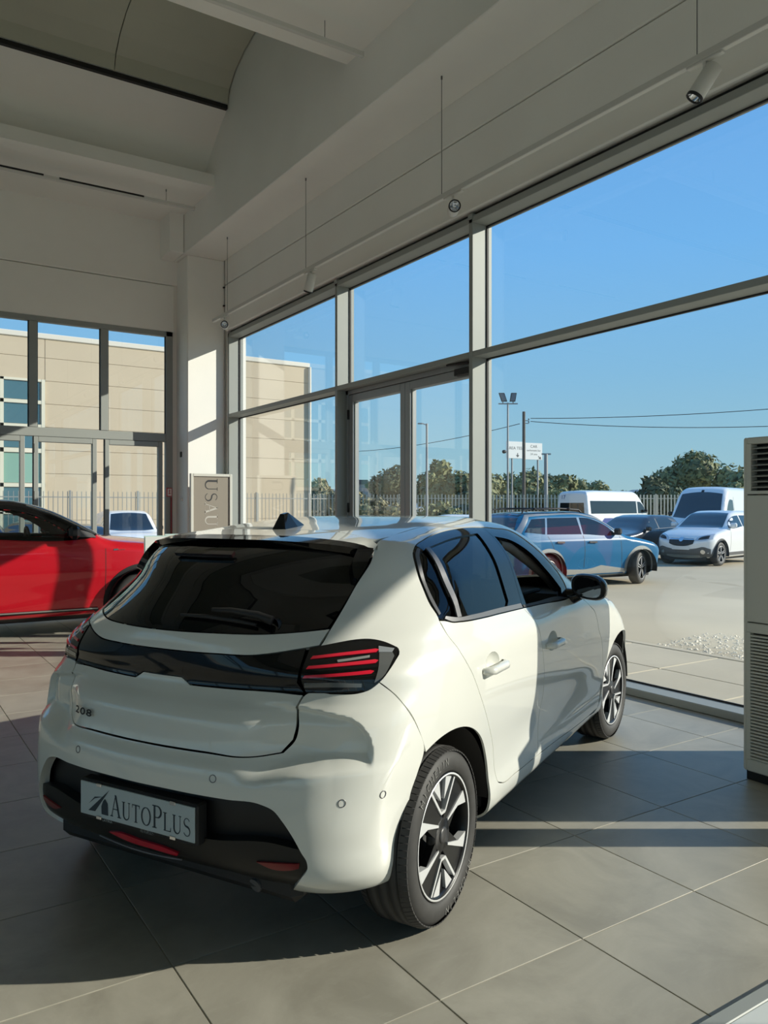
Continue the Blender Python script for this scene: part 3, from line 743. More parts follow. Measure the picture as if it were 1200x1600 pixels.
# ------------------------------------------------------------------ the white hatchback in the foreground
class HatchBody(Body):
    def __init__(s):
        z = lambda a, b: Sp(list(zip(a, b)))
        s.w0 = z([.15,.20,.26,.33,.40,.50,.62,.74,.84,.90,.945,1.0,1.03,1.2,1.36,1.46], [.7639,.8147,.844,.8579,.8534,.8577,.8688,.876,.8769,.8753,.8657,.8347,.8218,.7493,.6614,.6004])
        s.xr = z([.15,.25,.31,.40,.50,.58,.625,.66,.70,.76,.80,.835,.87,.93,.99,1.045,1.10,1.2,1.3,1.40], [-.4683,-.5583,-.615,-.6356,-.6436,-.639,-.6314,-.6068,-.5976,-.5918,-.5708,-.5374,-.5209,-.5263,-.5275,-.5142,-.4809,-.3985,-.3215,-.2416])
        s.zt = z([-.6,-.25,0,.4,.8,1.15,1.4,1.6,1.9,2.2,2.35,2.5,2.8,3.1,3.3,3.5], [1.2423,1.3212,1.3508,1.3873,1.4129,1.4151,1.3859,1.2864,1.1211,.9961,.9487,.9202,.8624,.7942,.7254,.5859])
        s.xf = z([.15,.30,.45,.6,.75,.85,1.5], [3.1276,3.3547,3.4244,3.3785,3.241,3.1084,2.9252])
        s.bw = z([.25,.54,.66,.80,.90,1.0,1.06,1.2,1.35], [.2177,.2453,.2474,.3041,.3158,.5462,.7548,1.0508,1.0232])
        s.zu = z([0, .18, .265, .353, .424, .441, .6], [.838, .836, .830, .814, .792, .786, .76])       # crease where the bumper flank tucks under
        s.zl = z([0, .229, .33, .425, .6], [.58, .602, .646, .659, .66])
    def Xr(s, z): return s.xr(z)
    def Zt(s, x): return s.zt(x)
    def Xf(s, z): return s.xf(z)
    def W(s, x, z, ay):
        w = s.w0(z); hi = sstep(.75, 1.15, z)
        w = w - (.1834 + .2323*hi)*np.clip(.30 - x, 0, None)**2 + .0312*np.clip(x - 2.1, 0, None)**2
        hb = np.exp(-((z - .66)/.20)**2)
        w = w + .0116*hb*(np.exp(-(x/.42)**2) + np.exp(-((x - 2.54)/.42)**2))
        return w - .012*np.exp(-((z - .47)/.10)**2)*np.exp(-((x - 1.25)/.62)**4)
    def kside(s, z): return 1 - .09*sstep(.97, 1.05, z)
    def krear(s, z): return 1 - .24*sstep(1.02, 1.12, z)
    def bowr(s, ay, z): return s.bw(z)*ay**2
    def bowf(s, ay, z): return .6743*ay**2
    def crown(s, ay, x):
        k = 1 - sstep(1.5, 2.3, x); return (-.0212*k + .05*(1 - k))*ay**2 + .432*k*ay**4
    def Rr(s, z): return .15 - .05*sstep(.9, 1.2, z)
    def Rf(s, z): return .20
    def Rt(s, x): return .085
    def zb(s, x, ay): return .215 + 0*x
    def extra(s, x, ay, z):
        f = np.arctan2(ay, s.XC - x)
        zu, zl = s.zu(f), s.zl(f)
        u, v, r0 = zu - z, (.449 - f)*1.65, .085                # distance inside a crease with a rounded corner
        e = np.where((u < r0) | (v < r0), r0 - np.hypot(np.maximum(r0 - u, 0), np.maximum(r0 - v, 0)), np.minimum(u, v))
        tuck = (.40*sstep(0, .020, e) + .60*np.clip(e/.125, 0, 1)**.8)*(1 - sstep(.0, .05, zl + .03 - z))*sstep(.19, .33, f)
        low = .45*sstep(zl - .22, zl - .02, z)*(z < zl + .03)*np.clip((.452 - f)/.07, 0, 1)*sstep(.26, .40, f)
        return np.where(x < .2, .068*tuck + .018*low*(1 - np.minimum(tuck, 1)), 0)
HB = HatchBody()
CAR_O, CAR_A = (1.31037, 2.93911, 0), radians(27.61667)
hero = thing('hatchback', 'white compact hatchback seen from behind, with a black tail band and red bar lamps', 'car', CAR_O, CAR_A)
arc = lambda cx, a0, a1, n=16, r=.375: [(cx + r*cos(radians(a0 + (a1-a0)*i/n)), .305 + r*sin(radians(a0 + (a1-a0)*i/n))) for i in range(n+1)]
to_t = lambda q: [tuple(p) for p in HB.conv(q, 's', 't')]
to_w = lambda q: [tuple(p) for p in HB.conv(q, 's', 'w')]
WIN = [(.057,.431),(.066,.49),(.095,.586),(.114,.677),(.144,.742),(.183,.77),(.301,.807),(.49,.845),(.689,.855),(.883,.851),(1.073,.826),(1.275,.778),(1.36,.688),(1.455,.58),(1.547,.486),(1.559,.401),(1.534,.327),(1.454,.326),(1.126,.344),(.845,.356),(.551,.366),(.392,.371),(.174,.386),(.123,.394),(.081,.41)]
RDOOR = [(.052,.417),(.063,.348),(.087,.267),(.155,.163),(.227,.042),(.307,-.079),(.391,-.208),(.438,-.344),(.458,-.379),(.494,-.395)]
DBOT = [(.667,-.406),(.95,-.413),(1.25,-.422),(1.492,-.434),(1.857,-.445),(2.062,-.443)]
DSEAM = [(.845,.356),(.885,.30),(.935,.22),(.975,.12),(1.005,.0),(1.02,-.12),(1.015,-.25),(.99,-.36),(.95,-.413)]
FSEAM = [(1.751,.284),(1.831,.236),(1.917,.192),(1.965,.139),(2.008,.061),(2.071,-.012),(2.131,-.13),(2.160,-.219),(2.150,-.30),(2.062,-.443)]
HSEAM = [(.048,.865),(-.035,.789),(-.092,.746),(-.19,.662),(-.297,.566),(-.361,.50)]
LIGHT_T = [(-.358,.501),(-.221,.425),(-.204,.405),(-.184,.363),(-.191,.349),(-.225,.322),(-.275,.283),(-.305,.254)]
QB_T = [(-.271,.187),(-.257,.139),(-.213,.043),(-.174,-.045)]
DITCH = [(1.80,.36),(1.70,.47),(1.58,.59),(1.45,.71),(1.32,.82),(1.2,.895),(1.05,.935),(.85,.949),(.661,.949),(.49,.938),(.323,.917),(.15,.893)]
SILLB = [(.40,-.60),(.7,-.60),(1.2,-.60),(1.7,-.60),(2.13,-.60)]
front_arc = to_t(arc(2.538, 188, 166, 4))
side_ring = HSEAM + LIGHT_T + QB_T + to_t(arc(0, 116, 4, 18)) + SILLB + front_arc + DBOT[::-1] + RDOOR[::-1] + WIN[:17] + [(1.62,.318), (1.751,.286)] + DITCH
both(HB, 'body_side', M_PAINT, side_ring, 't', hero, h=.024, gap=.0016, thick=.009, inner=M_DARK)
rdoor = WIN[19:] + RDOOR + [DBOT[0]] + DSEAM[::-1][:-1]
fdoor = DSEAM + DBOT[2:] + FSEAM[::-1][1:] + [(1.62,.318)] + WIN[16:19]
# recessed grips: a hole in the skin with a shallow bowl behind it
def panel_holes(name, m, pts, holes, parent, mode='t', h=.024, gap=.0016, thick=.02, off=0., mirror=False, inner=None, body=None):
    body = body or HB; sc = np.array(SC[mode]); ring = shrink(ring_sample(pts, h*.7, sc), gap)
    hr = [ring_sample(q, h*.5, sc) for q in holes]
    lo, hi = ring.min(0), ring.max(0)
    gx, gy = np.meshgrid(np.arange(lo[0], hi[0], h), np.arange(lo[1], hi[1], h*.866)); gx = gx + (np.arange(gx.shape[0]) % 2)[:, None]*h*.5
    q = np.stack([gx.ravel(), gy.ravel()], 1); q = q[inside(q, ring)]; q = q[seg_dist(q, ring) > h*.5]
    for r in hr: q = q[~inside(q, r)]; q = q[seg_dist(q, r) > h*.4]
    allp = np.vstack([ring] + hr + [q]); faces = [list(range(len(ring)))]; k = len(ring)
    edges = []
    for r in hr: edges += [(k + i, k + (i+1) % len(r)) for i in range(len(r))]; k += len(r)
    vs_, es_, fs_, *_ = geometry.delaunay_2d_cdt([Vector(p) for p in allp], edges, faces, 1, 1e-6)
    uvs = np.array([v[:] for v in vs_]); cen = np.array([uvs[list(f)].mean(0) for f in fs_]); keep = np.ones(len(fs_), bool)
    for r in hr: keep &= ~inside(cen, r)
    fs_ = [list(f) for f, kk in zip(fs_, keep) if kk]
    P0 = body.P(uvs/sc, mode); G = body.grad(P0); P1 = P0 + G*off
    cnt = {}
    for f in fs_:
        for i in range(3): cnt[(f[i], f[(i+1) % 3])] = 1
    bd = [e for e in cnt if (e[1], e[0]) not in cnt]; bv = sorted({e[0] for e in bd} | {e[1] for e in bd}); ix = {v: i for i, v in enumerate(bv)}
    N = len(P1); nb = len(bv); V = [P1, P1[bv], P1[bv] - G[bv]*thick]; faces = list(fs_); smooth = [True]*len(fs_); mi = [0]*len(fs_)
    for a, b in bd: faces.append([N + ix[b], N + ix[a], N + nb + ix[a], N + nb + ix[b]]); smooth.append(False); mi.append(0)
    if inner is not None:
        base = N + 2*nb; V.append(P1 - G*thick)
        for f in fs_: faces.append([base + i for i in f[::-1]]); smooth.append(True); mi.append(1)
    V = np.vstack(V); f0 = fs_[len(fs_)//2]
    if np.dot(np.cross(V[f0[1]] - V[f0[0]], V[f0[2]] - V[f0[0]]), G[f0[0]]) < 0: faces = [f[::-1] for f in faces]
    if mirror: V = V*np.array([1, -1, 1]); faces = [f[::-1] for f in faces]
    me = bpy.data.meshes.new(name); me.from_pydata(V.tolist(), [], faces); me.update()
    me.polygons.foreach_set('use_smooth', smooth); me.polygons.foreach_set('material_index', mi); me.materials.append(m)
    if inner is not None: me.materials.append(inner)
    cn = np.zeros((len(V), 3)); cn[:N] = G*np.array([1, -1 if mirror else 1, 1])
    if inner is not None: cn[N + 2*nb:] = -cn[:N]
    _loops(me, cn, N, thick, inner, smooth)
    return link(bpy.data.objects.new(name, me), parent)
def ell(cx, cz, rx, rz, n=18): return [tuple(p) for p in HB.conv([(cx + rx*cos(2*pi*i/n), cz + rz*sin(2*pi*i/n)) for i in range(n)], 's', 't')]
def door(name, ring, hx, hz, mir):
    hole = ell(hx, hz, .075, .046)
    d = panel_holes(name, M_PAINT, ring, [hole], hero, mirror=mir, inner=M_DARK)
    b = MB(); n = 18; q = []
    for r, dp in ((1.0, .0), (.8, .012), (.5, .02), (.02, .024)):
        P0 = HB.P([(hx + .075*r*cos(2*pi*i/n), hz + .046*r*sin(2*pi*i/n)) for i in range(n)], 's'); P0[:, 1] += dp; q.append(P0*np.array([1, -1 if mir else 1, 1]))
    b.add(np.vstack(q).tolist(), [[a*n + i, a*n + (i+1) % n, (a+1)*n + (i+1) % n, (a+1)*n + i] for a in range(3) for i in range(n)], True)
    b.build('grip_bowl', M_PAINT, d)
    # pull bar
    xs = np.linspace(-.105, .115, 13); P0 = HB.P([(hx + x, hz - .012) for x in xs], 's'); vs_ = []; fs_ = []
    for i, p in enumerate(P0):
        e = min(1, (1 - abs(2*i/12 - 1))*3.2); out = .006 + .034*e**.5; hh = .0165*(.62 + .38*e**.5)
        for dy, dz in ((-out, -hh*.8), (-out - .004, 0), (-out, hh*.8), (-out*.55 + .012*(1-e), hh), (-max(out - .022, -.004), 0 if e > .5 else hh*.5), (-out*.55 + .012*(1-e), -hh)):
            vs_.append((p[0], (p[1] + dy)*(-1 if mir else 1), p[2] + dz))
    for i in range(12):
        for k in range(6): fs_.append([i*6+k, i*6+(k+1) % 6, (i+1)*6+(k+1) % 6, (i+1)*6+k])
    fs_ += [list(range(6)), [72+k for k in range(6)][::-1]]
    MB().add(vs_, fs_, True).build('door_handle', M_PAINT, d)
    return d
for mir in (False, True):
    door('rear_door', rdoor, .345, .852, mir); door('front_door', fdoor, 1.125, .826, mir)
# side glazing
GR = [(.285,.757),(.526,.788),(.81,.798),(.775,.70),(.735,.538),(.712,.413),(.685,.394),(.308,.402),(.206,.407),(.213,.491),(.238,.614)]
GQ = [(.228,.745),(.175,.728),(.148,.70),(.132,.65),(.106,.563),(.079,.463),(.096,.429),(.165,.41),(.184,.49),(.208,.6)]
GF = [(.957,.765),(1.12,.722),(1.23,.648),(1.33,.55),(1.42,.462),(1.475,.395),(1.432,.342),(1.029,.362),(.900,.370),(.925,.58)]
fr_r = WIN[:10] + [(.952,.843), (.905,.60), (.845,.356)] + WIN[20:]
fr_f = [(.952,.843)] + WIN[10:20] + [(.905,.60)]
for mir in (False, True):
    f = panel_holes('rear_window_frame', M_GLOSS, fr_r, [GR, GQ], hero, off=-.003, mirror=mir, h=.03)
    panel(HB, 'rear_side_glass', M_PRIV, GR, 't', f, h=.04, off=-.010, thick=0, mirror=mir)
    panel(HB, 'quarter_glass', M_PRIV, GQ, 't', f, h=.04, off=-.010, thick=0, mirror=mir)
    panel(HB, 'divider_bar', M_GREYTRIM, [(.233,.748),(.262,.753),(.2345,.60),(.199,.405),(.168,.408),(.206,.60)], 't', f, h=.03, off=.003, thick=.012, mirror=mir, corner=15)
    panel(HB, 'belt_trim', M_GREYTRIM, [(.835,.360),(.551,.370),(.392,.375),(.174,.390),(.123,.398),(.085,.418),(.096,.427),(.165,.408),(.30,.399),(.55,.393),(.83,.383)], 't', f, h=.03, off=.002, thick=.008, mirror=mir)
    panel(HB, 'rear_edge_trim', M_GREYTRIM, [(.068,.44),(.077,.49),(.104,.586),(.124,.677),(.152,.735),(.19,.762),(.20,.752),(.165,.722),(.139,.667),(.114,.575),(.088,.475),(.081,.444)], 't', f, h=.02, off=.001, thick=.006, mirror=mir)
    g = panel_holes('front_window_frame', M_GLOSS, fr_f, [GF], hero, off=-.003, mirror=mir, h=.03)
    if mir: panel(HB, 'front_side_glass', M_CARGL, GF, 't', g, h=.04, off=-.010, thick=0, mirror=mir)      # the right-hand one is wound down
    panel(HB, 'belt_trim', M_TRIM, [(1.50,.33),(1.126,.347),(.85,.36),(.85,.372),(1.03,.366),(1.43,.346)], 't', g, h=.03, off=.002, thick=.008, mirror=mir)
# roof, windscreen, bonnet, front
MIRR = lambda q: [(x, pi - a) for x, a in reversed(q)]
GAP = [(.048,.865+.03),(.068,.947),(.111,1.113),(.140,1.278),(.142,1.45)]
roof_r = GAP[::-1] + DITCH[::-1][0:6] + [(1.20,1.0),(1.27,1.25),(1.29,1.45)]
roof_ring = [(.142, pi/2)] + roof_r + [(1.295, pi/2)] + MIRR(roof_r)
panel(HB, 'roof', M_PAINT, roof_ring, 't', hero, h=.04, gap=.0018, thick=.02, inner=M_DARK)
ws = [(1.2,.905),(1.32,.83),(1.45,.72),(1.58,.60),(1.70,.48),(1.80,.37),(1.95,.55),(2.08,.9),(2.13,1.3)]
panel(HB, 'windscreen', M_CARGL, [(1.305, pi/2),(1.30,1.45),(1.28,1.25),(1.21,1.0)] + ws + [(2.14, pi/2)] + MIRR([(1.305, pi/2),(1.30,1.45),(1.28,1.25),(1.21,1.0)] + ws)[1:-1], 't', hero, h=.06, off=-.004, thick=0)
hd = [(1.84,.36),(2.1,.30),(2.5,.255),(2.95,.175)]
panel(HB, 'bonnet', M_PAINT, [(2.16, pi/2),(2.12,.9),(1.97,.55)] + hd + [(3.02,.5),(3.05, pi/2)] + MIRR([(2.12,.9),(1.97,.55)] + hd + [(3.02,.5)]), 't', hero, h=.05, gap=.002, inner=M_DARK)
fend = FSEAM[:9] + to_t(arc(2.538, 168, 6, 18)) + [(2.95,-.2),(2.97,-.05),(2.95,.165),(2.5,.245),(2.1,.29),(1.83,.345)]
both(HB, 'front_fender', M_PAINT, fend, 't', hero, h=.03, gap=.0018, thick=.015, inner=M_DARK)
both(HB, 'front_bumper_side', M_PAINT, [(-_x + pi if False else _x, _z) for _x, _z in [(2.69,.25),(2.692,.36),(2.70,.53),(2.71,.70),(2.75,.79),(3.14,.80),(3.14,.26),(2.8,.245)]], 'w', hero, h=.05, thick=.015, inner=M_DARK)
both(HB, 'headlamp', M_HEAD, [(2.74,.70),(2.76,.785),(2.88,.785),(2.98,.70)], 'w', hero, h=.04, off=.004)
# tail: bumper, tailgate, lamps
LB = [(.458,.892),(.439,.871),(.424,.864),(.374,.861),(.322,.858)]
HL = [(.319,.854),(.309,.816),(.311,.758),(.305,.716),(.285,.677),(.247,.668)]
QB_W = [(.462,.892),(.489,.849),(.508,.813),(.534,.736)]
INS = [(.303,.243),(.331,.321),(.342,.352),(.341,.374),(.333,.4),(.318,.451),(.299,.498),(.285,.524),(.261,.539),(.2,.541),(.13,.543),(.074,.545)]
arch_w = [(.549, .656), (.549,.653), (.535,.583), (.521,.524), (.513,.464), (.502,.408), (.494,.353), (.486,.296), (.479,.252)]
right_top = [(.0,.667),(.142,.667)] + HL[::-1] + LB[::-1] + QB_W[1:] + arch_w + [(.44,.246),(.37,.243)]
ring = right_top + INS + [(0,.545)]
ringL = [(-a, z) for a, z in reversed(right_top[1:])]
full = ring + [(-a, z) for a, z in reversed(INS)] + ringL
crease = [(a, z) for a in np.arange(.31, .466, .0042) for z in np.arange(.585, .845, .0065)]
crease += [(-a, z) for a, z in crease]
panel(HB, 'rear_bumper', M_PAINT, full, 'w', hero, h=.0135, extra=crease, gap=.0016, thick=.035, inner=M_DARK)
mir2 = lambda q: [(-a, z) for a, z in reversed(q)]
NOTCH = [(.264,.8585),(.176,.8585),(.074,.8585),(.052,.881)]
tg = [(0,.670),(.142,.670)] + [(a - .0035, z) for a, z in HL[::-1]] + NOTCH
tailgate = panel(HB, 'tailgate', M_PAINT, tg + mir2(tg)[:-1], 'w', hero, h=.015, gap=.0016, thick=.02, inner=M_DARK, corner=24)
bt_ = [(.312,.994),(.298,.990),(.25,.977),(.213,.969),(.134,.968),(.04,.969)]
bd_ = [(a, z + .003) for a, z in NOTCH[::-1]] + [(.316,.8615),(.303,.892)] + bt_
panel(HB, 'tail_band', M_GLOSS, bd_ + mir2(bd_), 'w', hero, h=.022, off=.001, thick=.015, corner=18)
st = [(.001,.972),(.134,.971),(.213,.972),(.25,.980),(.298,.993),(.336,1.003),(.350,1.049),(.289,1.041),(.224,1.035),(.129,1.035)]
strip = [(0,.972)] + st[1:] + [(0,1.035)] + mir2(st[1:])
panel(HB, 'tailgate_upper', M_PAINT, strip, 'w', hero, h=.022, gap=.0012, thick=.02, inner=M_DARK)
gl = [(.129,1.038),(.224,1.038),(.289,1.044),(.346,1.054),(.369,1.123),(.392,1.20),(.408,1.265),(.30,1.30),(.15,1.31)]
rg = panel(HB, 'rear_glass', mat('rear_window_glass', (.003, .0035, .004), .02, spec=.45), [(0,1.038)] + gl + [(0,1.31)] + mir2(gl), 'w', hero, h=.03, off=-.002, thick=.01)
LT = [(.313,.892),(.322,.859),(.374,.862),(.424,.865),(.439,.871),(.458,.892),(.473,.919),(.489,.953),(.496,.974),(.493,.986),(.467,1.004),(.45,1.0115),(.341,1.002),(.319,.996)]
for mir in (False, True):
    lp = panel(HB, 'tail_lamp', M_GLOSS, LT, 'w', hero, h=.016, off=.003, thick=.02, gap=.0008, mirror=mir)
    for a, b_ in (((.325,.9665),(.449,.980)), ((.320,.938),(.449,.951)), ((.315,.912),(.442,.923))):
        panel(HB, 'lamp_bar', M_REDL, [(a[0], a[1]-.0042),(.382, (a[1]+b_[1])/2 - .0032),(b_[0], b_[1]-.0048),(b_[0] + .005, b_[1]+.002),(b_[0]-.002, b_[1]+.0048),(.382,(a[1]+b_[1])/2+.0052),(a[0]+.004, a[1]+.0042)], 'w', lp, h=.014, off=.007, thick=.006, mirror=mir, corner=12)
    panel(HB, 'reversing_lamp', mat('clear_lens', (.42, .43, .42), .15, metal=.5, coat=1.), [(.378,.953),(.437,.962),(.437,.9685),(.376,.9595)], 'w', lp, h=.014, off=.006, thick=.004, mirror=mir)
    panel(HB, 'indicator_strip', mat('smoked_lens', (.10, .105, .105), .2, coat=1.), [(.318,.878),(.318,.893),(.37,.897),(.425,.892),(.425,.880),(.37,.882)], 'w', lp, h=.014, off=.005, thick=.004, mirror=mir)
    panel(HB, 'side_reflector', mat('smoked_lens', (.10, .105, .105), .2, coat=1.), [(.455,.985),(.480,.978),(.486,.962),(.462,.905),(.448,.892),(.455,.93)], 'w', lp, h=.014, off=.005, thick=.004, mirror=mir)
    panel(HB, 'side_reflector', mat('grey_lens', (.25, .27, .29), .2, coat=1.), [(.453,.992),(.486,.982),(.481,.972),(.454,.975)], 'w', lp, h=.014, off=.0065, thick=.004, mirror=mir)
# lower bumper insert
up_in = [(0,.56),(.30,.56),(.35,.45),(.36,.37),(0,.37)]
panel(HB, 'bumper_recess', mat('recess_black', (.006, .006, .0065), .45), [(0,.56),(.27,.555),(.315,.50),(.352,.40),(.352,.36),(0,.36)] + mir2([(.27,.555),(.315,.50),(.352,.40),(.352,.36)]), 'w', hero, h=.04, off=-.05, thick=.01)
vl = [(.333,.405),(.345,.37),(.343,.345),(.333,.318),(.308,.262),(.252,.262),(.199,.282),(.117,.293),(.05,.300)]
val = panel(HB, 'bumper_valance', mat('valance_black', (.007, .007, .0075), .42), [(0,.418),(.16,.40),(.28,.418)] + vl + [(0,.302)] + mir2([(.16,.40),(.28,.418)] + vl), 'w', hero, h=.022, off=-.012, thick=.05)
for mir in (False, True): panel(HB, 'reflector', M_REDD, [(.25,.351),(.329,.363),(.327,.347),(.316,.340),(.28,.333)], 'w', val, h=.02, off=-.006, thick=.01, mirror=mir)
fog = panel(HB, 'fog_lamp', M_REDD, [(-.085,.338),(-.06,.348),(0,.344),(.06,.340),(.09,.330),(.085,.318),(.04,.322),(-.05,.328)], 'w', val, h=.02, off=-.004, thick=.01)
fog.data.materials[0] = mat('fog_lamp_red', (.5, .01, .03), .25, coat=1.)
MB().tube([tuple(HB.P([(a, .318 - .010*cos(a*14))], 'w')[0] + np.array([-.004, 0, 0])) for a in np.linspace(-.11, .10, 10)], .003, 6).build('lamp_rim', M_GREYTRIM, val)
tag(MB().tube([(-.30, -.42, .262), (-.42, -.40, .258), (-.50, -.39, .232)], .024, 12).build('exhaust_tip', M_GREYTRIM, hero), 'dull metal exhaust tip')
# plate with the dealer's name
pl = MB(); PW, PH = .262, .056; px_, pz_ = -.634, .452
plf = MB().box((px_ - .004, -PW - .008, pz_ - PH - .014), (px_ + .045, PW + .008, pz_ + PH + .008), bev=.006).build('plate_holder', M_TRIM, hero)
tag(MB().box((px_ - .009, -PW, pz_ - PH), (px_ - .004, PW, pz_ + PH), bev=.001).build('show_plate', mat('plate_grey', (.46, .53, .55), .4), hero), 'pale grey dealer plate with dark AUTOPLUS lettering')
tw, polys = serif_word('AUTOPLUS', .074, caps=(0, 4), sx=.78)
lt = MB(); k = .362/tw
for p in polys: lt.add([(px_ - .0098, .115 - u*k - 0., pz_ - .040 + v*1.0) for u, v in p], [list(range(len(p)))])
# arrowhead mark
for poly in ([(.232,-.040),(.198,-.038),(.128,.047)], [(.232,-.040),(.19,-.005),(.128,.047)], [(.160,.003),(.150,.013),(.137,-.002),(.134,-.042),(.167,-.042),(.168,-.015)], [(.232,-.018),(.20,.012),(.16,.018),(.20,.006)]):
    lt.add([(px_ - .0098, u - .01, pz_ + v) for u, v in poly], [list(range(len(poly)))])
lt.build('plate_lettering', mat('plate_ink', (.02, .035, .05), .5), hero, fix=False)['kind'] = 'stuff'
sm_ = MB(); _, p2 = serif_word('AUTOPLUS', .0125, sx=.8)
for p in p2: sm_.add([(px_ - .0045, -.02 - u, pz_ - PH - .013 + v) for u, v in p], [list(range(len(p)))])
put_text(sm_, 'LATINA', lambda u, v: (px_ - .0045, .135 - u, pz_ - PH - .012 + v), .014, .013)
sm_.build('holder_lettering', mat('holder_ink', (.35, .37, .37), .5), hero, fix=False)['kind'] = 'stuff'
for y in (-.17, .17):
    for z in (pz_ + PH - .004, pz_ - PH - .003): MB().box((px_ - .012, y - .012, z - .004), (px_ - .008, y + .012, z + .008), bev=.002).build('plate_clip', M_CHROME, hero)
# badge digits
bg = MB()
def on_gate(u, v, c=-.186, z0=.7115):
    p = HB.P([(c + u, z0 + v)], 'w')[0]; g = HB.grad(p[None])[0]; return tuple(p + g*.009)
for i, dgt in enumerate('208'):
    vs_, fs_ = text_polys(dgt)
    for e1, e2 in ((0, 0), (.0008, 0), (-.0008, 0), (0, .0010), (0, -.0010)): bg.add([on_gate(-.0225 + i*.0225 + u*.040 + e1, v*.034 + e2) for u, v in vs_], fs_)
bg.build('model_badge', M_BLACK, tailgate, fix=False)['kind'] = 'stuff'
# roof spoiler: white top, gloss black lip and underside, side fins
ys = np.linspace(-.548, .548, 33)
gapx = Sp([(0,.142),(.2,.142),(.325,.111),(.462,.068),(.517,.046),(.545,.030)]); redx = Sp([(0,-.225),(.2,-.205),(.35,-.155),(.45,-.10),(.52,-.045),(.548,-.015)])
redz = Sp([(0,1.340),(.2,1.338),(.35,1.330),(.45,1.320),(.52,1.304),(.548,1.285)])
def roofz(x, y):
    P = HB.P([(x, math.atan2(.6, -y*1.0) if False else math.atan2(1.36 - HB.ZC, -y))], 't')[0]; return P[2]
top, lip = MB(), MB(); N = len(ys); rows = [[] for _ in range(8)]
for y in ys:
    a = abs(y); gx, rx, rz = float(gapx(a)) - .003, float(redx(a)), float(redz(a)); gz = roofz(gx, y)
    bx = gx + (rx - gx)*.62
    for r, (x, z) in enumerate(((gx, gz - .02), (gx, gz), (gx + (bx-gx)*.5, gz + (rz-gz)*.28), (bx, gz + (rz-gz)*.58), (gx + (rx-gx)*.85, gz + (rz-gz)*.84), (rx, rz), (rx + .010, rz - .026), (rx + .13 - .05*a, rz - .055 - .05*a))): rows[r].append((x, y, z))
def skin(mb, rs, flip=False):
    vs_ = [p for r in rs for p in r]; mb.add(vs_, [[i*N + j, i*N + j + 1, (i+1)*N + j + 1, (i+1)*N + j] for i in range(len(rs)-1) for j in range(N-1)], True)
skin(top, rows[0:2]); skin(top, rows[1:4]); spo = top.build('roof_spoiler', M_PAINT, hero)
skin(lip, rows[3:6]); skin(lip, rows[5:7]); skin(lip, rows[6:8]); lip.build('spoiler_lip', M_GLOSS, spo)
panel(HB, 'brake_lamp', mat('brake_lens', (.012, .004, .005), .2, coat=1.), [(-.09,1.272),(.09,1.272),(.09,1.284),(-.09,1.284)], 'w', spo, h=.02, off=.02, thick=.015)
for mir in (False, True):
    panel(HB, 'side_fin', M_GLOSS, [(.422,1.292),(.412,1.252),(.390,1.192),(.379,1.196),(.372,1.250),(.384,1.30)], 'w', spo, h=.02, off=.022, thick=.026, mirror=mir)
# wiper, aerial, mirrors, parking sensors
wpt = lambda a, z, o=.022: (lambda p, g: tuple(p + g*o))(HB.P([(a, z)], 'w')[0], HB.grad(HB.P([(a, z)], 'w'))[0])
wp = MB().tube([wpt(a, z, .03) for a, z in ((.235,1.062),(.205,1.078),(.15,1.092),(.11,1.094))], [.016,.013,.010,.007], 8)
wiper = wp.build('wiper_arm', M_TRIM, hero)
MB().tube([wpt(a, z, .014) for a, z in ((.205,1.058),(.15,1.072),(.10,1.080),(.04,1.082))], [.006,.009,.008,.005], 6).build('wiper_blade', M_TRIM, wiper)
MB().lathe([(0,.03),(.02,.028),(.024,.01),(.024,0)], 14, 'x', (0, 0, 0)).build('wiper_pivot', M_TRIM, wiper).location = wpt(.235, 1.062, .0)
za = HB.P([(.215, pi/2)], 't')[0][2]
af = MB(); prof_ = [(.155, 0), (.175, .062), (.20, .066), (.27, .03), (.335, .004), (.335, 0)]
wdt = [.036, .016, .013, .02, .012, .012]
L_ = [(x, w, za + z - .004) for (x, z), w in zip(prof_, (.036,.013,.012,.012,.008,.008))]; R_ = [(x, -w, z) for x, w, z in L_]
B1 = [(.150,.036,za-.006),(.25,.034,za-.004),(.335,.012,za-.002)]
af.add([(.150,.034,za-.006),(.150,-.034,za-.006),(.172,.010,za+.058),(.172,-.010,za+.058),(.205,.008,za+.064),(.205,-.008,za+.064),(.345,.010,za-.002),(.345,-.010,za-.002),(.25,.032,za-.004),(.25,-.032,za-.004)],
       [(0,1,3,2),(2,3,5,4),(4,5,7,6),(0,2,4),(0,4,8),(8,4,6),(1,5,3),(1,9,5),(9,7,5)])
af.build('roof_aerial', M_GLOSS, hero)
